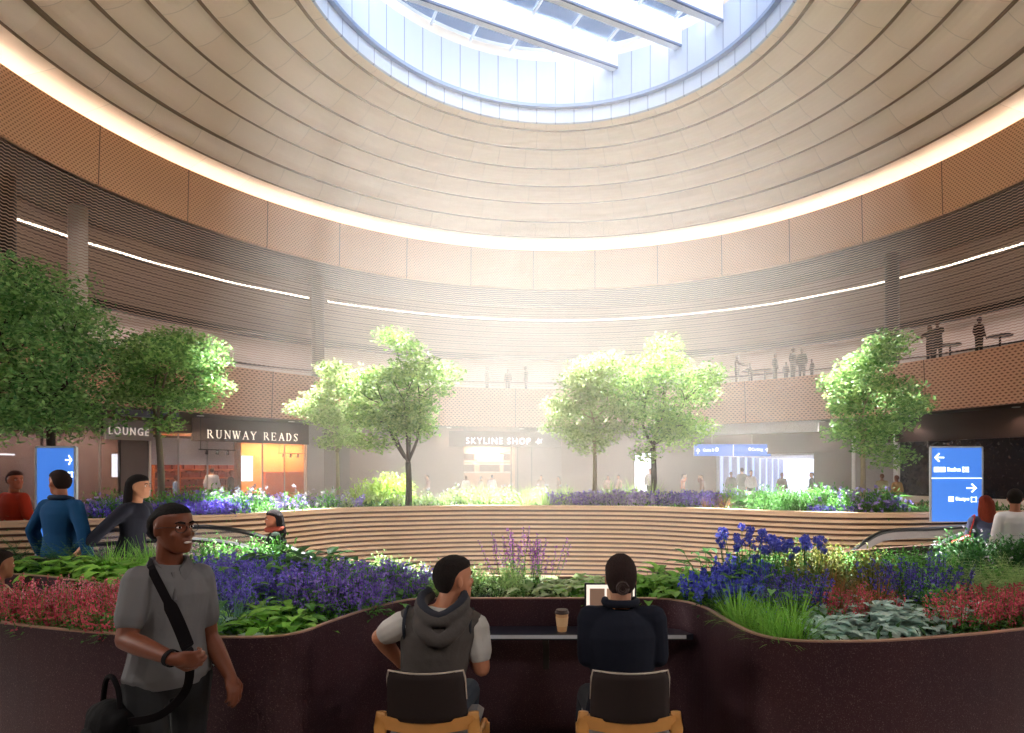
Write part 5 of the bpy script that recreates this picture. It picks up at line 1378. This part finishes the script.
# centre
zone('leafy_shrub', 'plant', 'soft grey-green shrub', 'right of the seated man\'s head', 'shrub', 'pale', 'red', 445, 520, 4.35, 5.0, 10, .85, leaf=.03)
zone('tall_spike_flower', 'flower', 'tall lilac flower spires', 'between the two seated heads', 'salvia', 'g', 'magenta', 500, 545, 4.7, 5.0, 4, 1.0, n=8, h=.46, sp=.22, pet=.012, dens=44, spread=.13)
zone('hosta', 'plant', 'cream-edged hosta clump', 'above the coffee cup', 'hosta', 'cream', 'red', 520, 606, 4.35, 4.95, 13, .85)
zone('hosta', 'plant', 'bright broad-leaved hosta', 'above the laptop', 'hosta', 'bright', 'red', 575, 610, 4.35, 4.6, 3, .8)
zone('broadleaf_plant', 'plant', 'bright green broad-leaved plant', 'right of the seated woman\'s head', 'hosta', 'bright', 'red', 636, 710, 4.35, 5.0, 14, .95, n=28, s=.15, w=.5, h=.15)
# right half
zone('blue_iris', 'flower', 'deep blue flowering clump', 'right of the seated woman', 'salvia', 'dark', 'blue', 700, 760, 3.9, 4.8, 9, .95, n=22, h=.25, sp=.1, pet=.024, dens=18, spread=.15)
zone('agapanthus', 'flower', 'tall deep blue globe flowers', 'against the timber slats', 'agapanthus', 'dark', 'blue', 738, 800, 4.4, 5.2, 7, 1.0, n=9, h=.42)
zone('purple_salvia', 'flower', 'dark indigo flower spikes', 'behind the bright grass', 'salvia', 'dark', 'indigo', 755, 815, 3.8, 4.4, 6, 1.0, n=14, h=.3, sp=.16, pet=.014, dens=26, spread=.14)
zone('grass_clump', 'plant', 'bright green grass clump', 'on the rim right of the notch', 'grass', 'bright', 'red', 735, 800, 3.3, 3.9, 14, .85, n=110)
zone('silver_leaf_plant', 'plant', 'silvery crinkled-leaf plant', 'on the rim, left silver patch', 'silver', 'silver', 'red', 795, 868, 3.35, 3.85, 13, 1.05)
zone('silver_leaf_plant', 'plant', 'silvery crinkled-leaf plant', 'on the rim, right silver patch', 'silver', 'silver', 'red', 868, 975, 3.4, 4.0, 20, 1.2)
zone('red_salvia', 'flower', 'small red flower spikes', 'between the two silver patches', 'salvia', 'g', 'red', 832, 875, 3.75, 4.05, 5, .9, n=22, h=.22, sp=.12, pet=.012, dens=26, spread=.12)
zone('red_salvia', 'flower', 'pinkish red flower spikes', 'at the right edge', 'salvia', 'g', 'red', 958, 1040, 3.6, 4.1, 12, 1.0, n=24, h=.2, sp=.12, pet=.012, dens=26, spread=.13)
zone('yellow_shrub', 'plant', 'olive shrub with yellow flower heads', 'before the right escalator', 'shrub', 'olive', 'yellow', 785, 900, 4.3, 5.6, 18, .95, flowers=18, h=.27)
zone('grass_tuft', 'plant', 'bronze grass tuft', 'above the small red spikes', 'grass', 'rust', 'red', 815, 880, 3.9, 4.5, 7, 1.0)
zone('purple_salvia', 'flower', 'dark purple flower spikes', 'right of the bronze grass', 'salvia', 'dark', 'indigo', 890, 945, 4.1, 4.9, 8, 1.0, n=14, h=.3, sp=.15, pet=.014, dens=26, spread=.15)
zone('fern', 'plant', 'blue-green fern', 'above the right-hand red spikes', 'fern', 'pale', 'red', 955, 1035, 4.2, 5.2, 10, 1.1)
zone('leafy_shrub', 'plant', 'dark green shrub with pale flowers', 'before the couple', 'shrub', 'dark', 'white', 955, 1045, 5.2, 6.4, 13, 1.15, flowers=7)
zone('leafy_shrub', 'plant', 'mid green shrub', 'before the escalator steps', 'shrub', 'g', 'red', 840, 935, 4.8, 5.5, 8, .9)
zone('leafy_shrub', 'plant', 'dusty green shrub', 'behind the tall blue flowers', 'shrub', 'g', 'red', 745, 800, 5.0, 5.6, 5, 1.0)
# far planter
def fz(nm, cat, desc, where, kind, g, f, a, b, o0, o1, cnt, sc, **kw): zone(nm, cat, desc, where, kind, g, f, a, b, o0, o1, cnt, sc, True, **kw)
SV = dict(n=26, h=.2, sp=.13, pet=.026, dens=16, spread=.15)
fz('lilac_clump', 'flower', 'lilac flowering clump', 'right of the blue pylon', 'salvia', 'fgreen', 'lilac', 78, 130, .8, 2.6, 10, 1.6, **SV)
fz('violet_clump', 'flower', 'violet flowering clump', 'beside the striding woman', 'salvia', 'fgreen', 'fviolet', 100, 195, .25, 1.6, 12, 1.4, **SV)
fz('leafy_shrub', 'plant', 'green leafy clump', 'under the slim left tree', 'shrub', 'fgreen', 'red', 80, 240, .6, 2.8, 16, 1.6)
fz('violet_clump', 'flower', 'deep violet flowering clump', 'below the bookcases', 'salvia', 'g', 'fviolet', 186, 235, .2, 1.2, 12, 1.4, **SV)
fz('leafy_shrub', 'plant', 'bright green clump', 'below the amber shop bay', 'shrub', 'fgreen', 'white', 235, 345, .25, 1.6, 14, 1.5, flowers=10, pet=.03)
fz('purple_clump', 'flower', 'purple flowering clump', 'before the amber shop bay', 'salvia', 'fgreen', 'purple', 250, 300, 1.3, 2.8, 8, 1.9, **SV)
fz('lilac_clump', 'flower', 'white and lilac clump', 'under the pale-trunked tree', 'salvia', 'pale', 'lilac', 285, 350, .5, 2.4, 10, 1.5, **SV)
fz('yellow_green_bush', 'plant', 'large yellow-green bush', 'behind the dark-trunked tree', 'shrub', 'lime', 'red', 350, 400, 1.8, 2.8, 5, 2.4, n=700)
fz('leafy_shrub', 'plant', 'small pale green clump', 'at the foot of the dark-trunked tree', 'shrub', 'fpale', 'white', 345, 460, .25, 1.6, 12, 1.1, flowers=12, pet=.02)
fz('feathery_clump', 'plant', 'pale yellow feathery clump', 'below the SKYLINE SHOP windows', 'grass', 'fpale', 'white', 450, 565, .3, 2.8, 22, 1.7)
fz('leafy_shrub', 'plant', 'pale green clump', 'below the SKYLINE SHOP windows', 'shrub', 'fpale', 'white', 455, 570, .3, 2.0, 12, 1.4, flowers=10, pet=.02)
fz('purple_clump', 'flower', 'bright purple clump', 'left of the centre-right trunk', 'salvia', 'pale', 'purple', 556, 605, .3, 1.6, 10, 1.5, **SV)
fz('lilac_clump', 'flower', 'lilac-blue clump', 'between the two centre-right trunks', 'salvia', 'pale', 'lilac', 600, 650, .5, 2.4, 11, 1.8, **SV)
fz('feathery_clump', 'plant', 'tall pale feathery clump', 'before the white doorway', 'grass', 'fpale', 'white', 610, 655, 1.2, 2.6, 6, 2.2)
fz('blue_clump', 'flower', 'blue flowering clump', 'right of the dark centre-right trunk', 'salvia', 'g', 'fviolet', 650, 705, .4, 2.2, 12, 1.7, **SV)
fz('grass_tuft', 'plant', 'pinkish grass clump', 'below the orange-topped person', 'grass', 'rust', 'pink', 690, 715, .4, 1.4, 4, 1.4)
fz('leafy_shrub', 'plant', 'lush green clump', 'before the white corridor', 'shrub', 'fgreen', 'red', 700, 860, .25, 2.6, 24, 1.6)
fz('broadleaf_plant', 'plant', 'taller leafy plant', 'left of the corridor mouth', 'hosta', 'fgreen', 'red', 708, 724, 1.4, 2.4, 3, 2.6)
fz('blue_clump', 'flower', 'low blue flowering clump', 'left of the rightmost tree', 'salvia', 'g', 'fviolet', 822, 858, .2, .9, 7, 1.0, **SV)
fz('leafy_shrub', 'plant', 'green clump with pale blue flowers', 'under the rightmost tree', 'shrub', 'g', 'lilac', 858, 935, .3, 2.4, 16, 1.6, flowers=24, pet=.025)
fz('broadleaf_plant', 'plant', 'dark broad-leaved plant', 'left of the right blue sign', 'hosta', 'g', 'red', 895, 930, 1.2, 2.6, 6, 2.4)
fz('leafy_shrub', 'plant', 'low green clump', 'at the foot of the right blue sign', 'shrub', 'g', 'red', 925, 990, .15, .5, 9, .8)
# undergrowth
def undergrowth(nm, label, pts, zz_, n, leaf, m, h):
    L = ([], [])
    for i in range(n):
        x, y = pts(); b = Vector((x, y, zz_+RP.uniform(0, h)))
        blade(L, b, dirv(RP.uniform(0, 6.28), RP.uniform(.1, 1.3)), UP, leaf*RP.uniform(.6, 1.5), leaf*.4, .7, 2, .15)
    o = mk(nm, L, m, None, (0, 4, zz_)); tag(o, label, 'undergrowth', kind='stuff')
def near_pt():
    while True:
        x, y = RP.uniform(-6.3, 6.6), RP.uniform(3.1, 7.3)
        if inside(x, y, nb) and inside(x+.09, y-.11, nb) and inside(x-.09, y-.11, nb): return x, y
def far_pt():
    i = RP.randrange(len(wood_curve)); p = wood_curve[i]+wn[i]*RP.uniform(.1, 2.9); return p.x+RP.uniform(-.2, .2), p.y
undergrowth('undergrowth', 'dark low green leaves filling the soil of the near corten planter', near_pt, NS, 15000, .055, leaf_mat('leaf under', '3c6a28', '1c3a16'), .07)
undergrowth('undergrowth', 'low green leaves filling the soil of the far timber planter', far_pt, FSOIL, 12000, .1, leaf_mat('leaf underfar', '5a9038', '34602a'), .12)

# ------------------------------------------------------------------ trees
def tree(label, px, d, crown, n_leaf, leafc, trunkc, fork_py, blobs=26, lean=0, leaf=.075, thick=.045, multi=3, base_z=None):
    """crown = (px0, px1, py0, py1)"""
    x0 = (px-PPX)/F*d; bz = base_z if base_z is not None else FSOIL-.02
    g = root('tree', (x0, d, bz), label, 'tree')
    cxm = ((crown[0]+crown[1])/2-PPX)/F*d; czm = zat((crown[2]+crown[3])/2, d)
    rx = (crown[1]-crown[0])/2/F*d; rz = (crown[3]-crown[2])/2/F*d; ry = rx*.85
    fk = Vector((x0+lean*.3, d, zat(fork_py, d)))
    T_ = [tube(catmull([Vector((x0, d, bz)), Vector((x0+lean*.1+.02, d, (bz+fk.z)/2)), fk], 4), [thick*1.25-(thick*.35)*i/8 for i in range(9)], 8)]
    cl = []
    for i in range(blobs):
        for _ in range(60):
            v = rv(RP.uniform(.3, .98)**.6); lob = 1+.18*sin(3*atan2(v.z, v.x)+px)
            c = Vector((cxm+v.x*rx*.84*lob, d+v.y*ry*.85, czm+v.z*rz*.86*(2-lob)))
            if v.z < -.3 and RP.random() < .35: continue
            if all((c-q).length > .34*min(rx, rz) for q, _r in cl): break
        cl.append((c, RP.uniform(.25, .43)*min(rx, rz)))
    mains = []
    for m in range(multi):
        a = 6.28*m/multi+RP.uniform(-.3, .3)
        e = Vector((cxm+cos(a)*rx*.35, d+sin(a)*ry*.35, czm-rz*.1+RP.uniform(0, rz*.4)))
        mid = fk.lerp(e, .45)+Vector((cos(a)*rx*.12, sin(a)*ry*.12, 0)); pts = catmull([fk, mid, e], 4); mains.append(pts)
        T_.append(tube(pts, [thick*.62*(1-.7*i/8) for i in range(9)], 6))
    for c, r in cl:
        mp = min((q for P_ in mains for q in P_), key=lambda q: (q-c).length+max(0, q.z-c.z)*1.5)
        T_.append(tube(catmull([mp, mp.lerp(c, .5)+rv(.05)-Vector((0, 0, .04)), c], 3), [thick*.25*(1-.75*i/6) for i in range(7)], 5))
    mk('trunk', join(*T_), mat('bark '+trunkc, trunkc, .8, var=.25, nscale=20, bump=.4), g, smooth=True)
    V, Fc = [], []
    tot = sum(r*r for _, r in cl)
    for c, r in cl:
        for i in range(int(1.3*n_leaf*r*r/tot)):
            v = rv(); q = RP.uniform(.35, 1.08)
            p = c+Vector((v.x*r*1.2, v.y*r*1.2, v.z*r*.62))*q+rv(.05)
            n_ = (Vector((0, 0, 1))+rv(.9)).normalized(); x, y = frame_of(n_); a = RP.uniform(0, 6.28); ux = x*cos(a)+y*sin(a); uy = n_.cross(ux); s = leaf*RP.uniform(.6, 1.25)
            k = len(V); V += [p-ux*s*.5, p+uy*s*.26-n_*s*.06, p+ux*s*.55-n_*s*.12, p-uy*s*.26-n_*s*.06]; Fc.append((k, k+1, k+2, k+3))
    mk('foliage', (V, Fc), leafc, g)
    return g
tg = leaf_mat('tree leaf green', 'a4cc7c', '4a8444', trans=.4); tl = leaf_mat('tree leaf lime', 'bcd478', '5c8c3a', trans=.4); tp_ = leaf_mat('tree leaf pale', 'd2dc98', '86a45a', trans=.4)
tree('largest green tree, cut by the left edge above the blue pylon', 50, 10.2, (-80, 130, 268, 458), 21000, tg, '3a2c24', 400, 52, leaf=.085, thick=.06, multi=4)
tree('slim tree with spreading crown before the LOUNGE sign', 161, 10.8, (116, 238, 314, 426), 9500, leaf_mat('tree leaf mid', 'accc78', '568a44', trans=.4), '7a6a5c', 425, 24, lean=-.2, leaf=.08, thick=.05, multi=4)
tree('tree with pale slender trunk right of the RUNWAY READS sign', 337, 13.4, (296, 384, 346, 466), 7500, tp_, 'b8a690', 452, 22, leaf=.085, thick=.04)
tree('tree with dark low-forking trunk left of the SKYLINE SHOP sign', 408, 12.5, (350, 452, 334, 468), 9500, tl, '3a2a22', 462, 26, leaf=.085, thick=.06, multi=5)
tree('pale-leaved tree with thin straight trunk right of the SKYLINE SHOP sign', 594, 13.3, (546, 638, 334, 470), 9000, tp_, 'a08a70', 420, 26, leaf=.085, thick=.04)
tree('dense green tree with dark trunk left of the long blue hanging sign', 653, 13.6, (607, 722, 334, 470), 10500, tl, '4a3828', 446, 28, leaf=.085, thick=.06, multi=4)
tree('tree with pale trunk left of the right-hand blue sign', 862, 11.0, (815, 922, 330, 470), 9500, leaf_mat('tree leaf deep', 'a2bc70', '4c7a3c', trans=.4), 'a8927a', 432, 26, leaf=.08, thick=.042)

# ------------------------------------------------------------------ light
w = bpy.data.worlds.new('sky'); SC.world = w; w.use_nodes = True
nt = w.node_tree; bg = nt.nodes['Background']
sky = nt.nodes.new('ShaderNodeTexSky'); sky.sky_type = 'HOSEK_WILKIE'; sky.turbidity = 3.0; sky.sun_direction = Vector((.1, .2, .97)).normalized()
nt.links.new(sky.outputs[0], bg.inputs['Color']); bg.inputs['Strength'].default_value = SKY
def light(name, kind, loc, energy, color=(1, 1, 1), rot=(0, 0, 0), **kw):
    l = bpy.data.lights.new(name, kind); o = bpy.data.objects.new(name, l); COL.objects.link(o)
    o.location = loc; o.rotation_euler = rot; l.energy = energy; l.color = color
    for k, v in kw.items(): setattr(l, k, v)
    return o
sd = Vector((.03, -.36, -1)).normalized()
so = light('sun', 'SUN', (0, 0, 40), SUN, (1, .87, .72), angle=radians(1.5)); so.rotation_mode = 'QUATERNION'; so.rotation_quaternion = sd.to_track_quat('-Z', 'Y')
po = light('skylight_portal', 'AREA', (CX, CY, CZ+16.6), 1, shape='DISK', size=14.2); po.data.cycles.is_portal = True
# fill downlights added in the concourse soffit (near seating side and in front of the shops)
dl = []
for k in range(28):
    a = 2*pi*(k+.5)/28
    p = pol(a, 18.2, H_PB-.01)
    dl.append(p)
m_dl = emis('downlight lens', 'ffe9cf', 6)
first = None
for p in dl:
    if first is None:
        first = root('downlight', p, 'small round fill lamp added in the concourse soffit', 'light', 'added fill lamps in the concourse soffit')  # these downlights are added fill lamps
        mk('bezel', lathe(p, [(.14, .0), (.14, -.02), (.11, -.02)], 20), M['white'], first); mk('lens', lathe(p, [(.11, -.012), (.001, -.012)], 20), m_dl, first)
    else:
        o = dup(first); o.location = p
    if p.y < 3 or p.y > 28 or abs(p.x) > 13:
        light('added_downlight_lamp', 'SPOT', p-Vector((0, 0, .03)), DLW, (1, .86, .7), spot_size=radians(120), spot_blend=.8, shadow_soft_size=.12)
# fill lamps added out of view under the parapet to brighten planting and trees
FL = [(-11.5, 5.2), (-8.2, 3.0), (-4.3, 1.45), (-1.6, 1.0), (1.6, 1.0), (4.3, 1.45), (7.8, 3.0), (11.0, 5.2), (-15.2, 10.0), (-13.5, 7.5), (14.0, 8.4)]
first = None
for i, (x, y) in enumerate(FL):
    a = atan2(y-CY, x-CX); p = pol(a, 16.5, H_PB-.02)
    if first is None:
        first = root('added_floodlight', p, 'black fill lamp added out of view under the copper parapet, brightening the planting', 'light', 'added fill lamps under the near parapet')
        mk('bracket', box(p-Vector((0, 0, .05)), (.05, .05, .1)), M['black'], first); mk('head', tube([p-Vector((0, 0, .1)), p-Vector((0, 0, .3))], [.09, .12], 14), M['black'], first)
    else:
        o = dup(first); o.location = p
    tgt = {8: Vector((-8.4, 10.2, 4.5)), 9: Vector((-7, 10.8, 4.2)), 10: Vector((5.4, 11, 4))}.get(i, Vector((x*.28, 5.0, .9))); dv = (tgt-(p-Vector((0, 0, .34)))).normalized()
    o = light('added_floodlight_lamp', 'SPOT', p-Vector((0, 0, .34)), FLW*(1 if abs(x) > 7 else .18), (1, .95, .9), spot_size=radians(75), spot_blend=.7, shadow_soft_size=.12)
    o.rotation_mode = 'QUATERNION'; o.rotation_quaternion = dv.to_track_quat('-Z', 'Y')
# shop interiors
def area(px, R, z, e, col, sx, sy):
    p = ring(px, R); light('shop_ceiling_light', 'AREA', (p.x, p.y, z), e, col, (0, 0, atan2(p.y-CY, p.x-CX)+pi/2), shape='RECTANGLE', size=sx, size_y=sy)
area(195, RS+.55, 3.3, 90, (1, .62, .35), 4, .4)
area(278, RS+1.1, 3.3, 130, (1, .66, .36), 3, .8)
area(487, RS+.8, 3.3, 90, (1, .8, .62), 2.2, .6)
area(60, RS+1.2, 3.4, 60, (1, .8, .7), 5, .6)
# haze of the sunlit middle of the hall
def haze():
    m = bpy.data.materials.new('sunlit haze'); m.use_nodes = True; nt = m.node_tree; nt.nodes.remove(nt.nodes['Principled BSDF'])
    v = nt.nodes.new('ShaderNodeVolumeScatter')
    tc = nn(nt, 'ShaderNodeTexCoord'); s = nn(nt, 'ShaderNodeSeparateXYZ'); nt.links.new(tc.outputs['Object'], s.inputs[0])
    r2 = mth(nt, 'ADD', mth(nt, 'MULTIPLY', s.outputs[0], s.outputs[0]), mth(nt, 'MULTIPLY', s.outputs[1], s.outputs[1]))
    mr = nn(nt, 'ShaderNodeMapRange'); mr.interpolation_type = 'SMOOTHERSTEP'; nt.links.new(mth(nt, 'SQRT', r2), mr.inputs[0])
    mr.inputs[1].default_value = 2.0; mr.inputs[2].default_value = 11.5; mr.inputs[3].default_value = HAZE; mr.inputs[4].default_value = 0
    mz = nn(nt, 'ShaderNodeMapRange'); mz.interpolation_type = 'SMOOTHSTEP'; nt.links.new(s.outputs[2], mz.inputs[0])
    mz.inputs[1].default_value = 3.5; mz.inputs[2].default_value = 13.5; mz.inputs[3].default_value = 1; mz.inputs[4].default_value = .06
    nt.links.new(mth(nt, 'MULTIPLY', mr.outputs[0], mz.outputs[0]), v.inputs['Density'])
    v.inputs['Anisotropy'].default_value = .2; v.inputs['Color'].default_value = (1, .92, .86, 1)
    nt.links.new(v.outputs[0], nt.nodes['Material Output'].inputs['Volume'])
    return m
if HAZE > 0:
    hz = mk('haze', lathe(C0, [(11.6, .1), (11.6, 14.6)], 48), haze(), None, C0)
    tag(hz, 'soft column of sunlit haze falling from the skylight to the middle of the hall', 'haze', kind='stuff')
SC.view_settings.view_transform = 'Standard'; SC.view_settings.look = 'None'; SC.view_settings.exposure = EXPO; SC.view_settings.gamma = 1; SC.view_settings.use_curve_mapping = False
SC.cycles.use_denoising = True
try: SC.cycles.denoiser = 'OPENIMAGEDENOISE'
except Exception: pass
SC.cycles.max_bounces = 8; SC.cycles.transparent_max_bounces = 24; SC.cycles.volume_bounces = 1; SC.cycles.diffuse_bounces = 4; SC.cycles.sample_clamp_indirect = 8
SC.cycles.caustics_reflective = False; SC.cycles.caustics_refractive = False
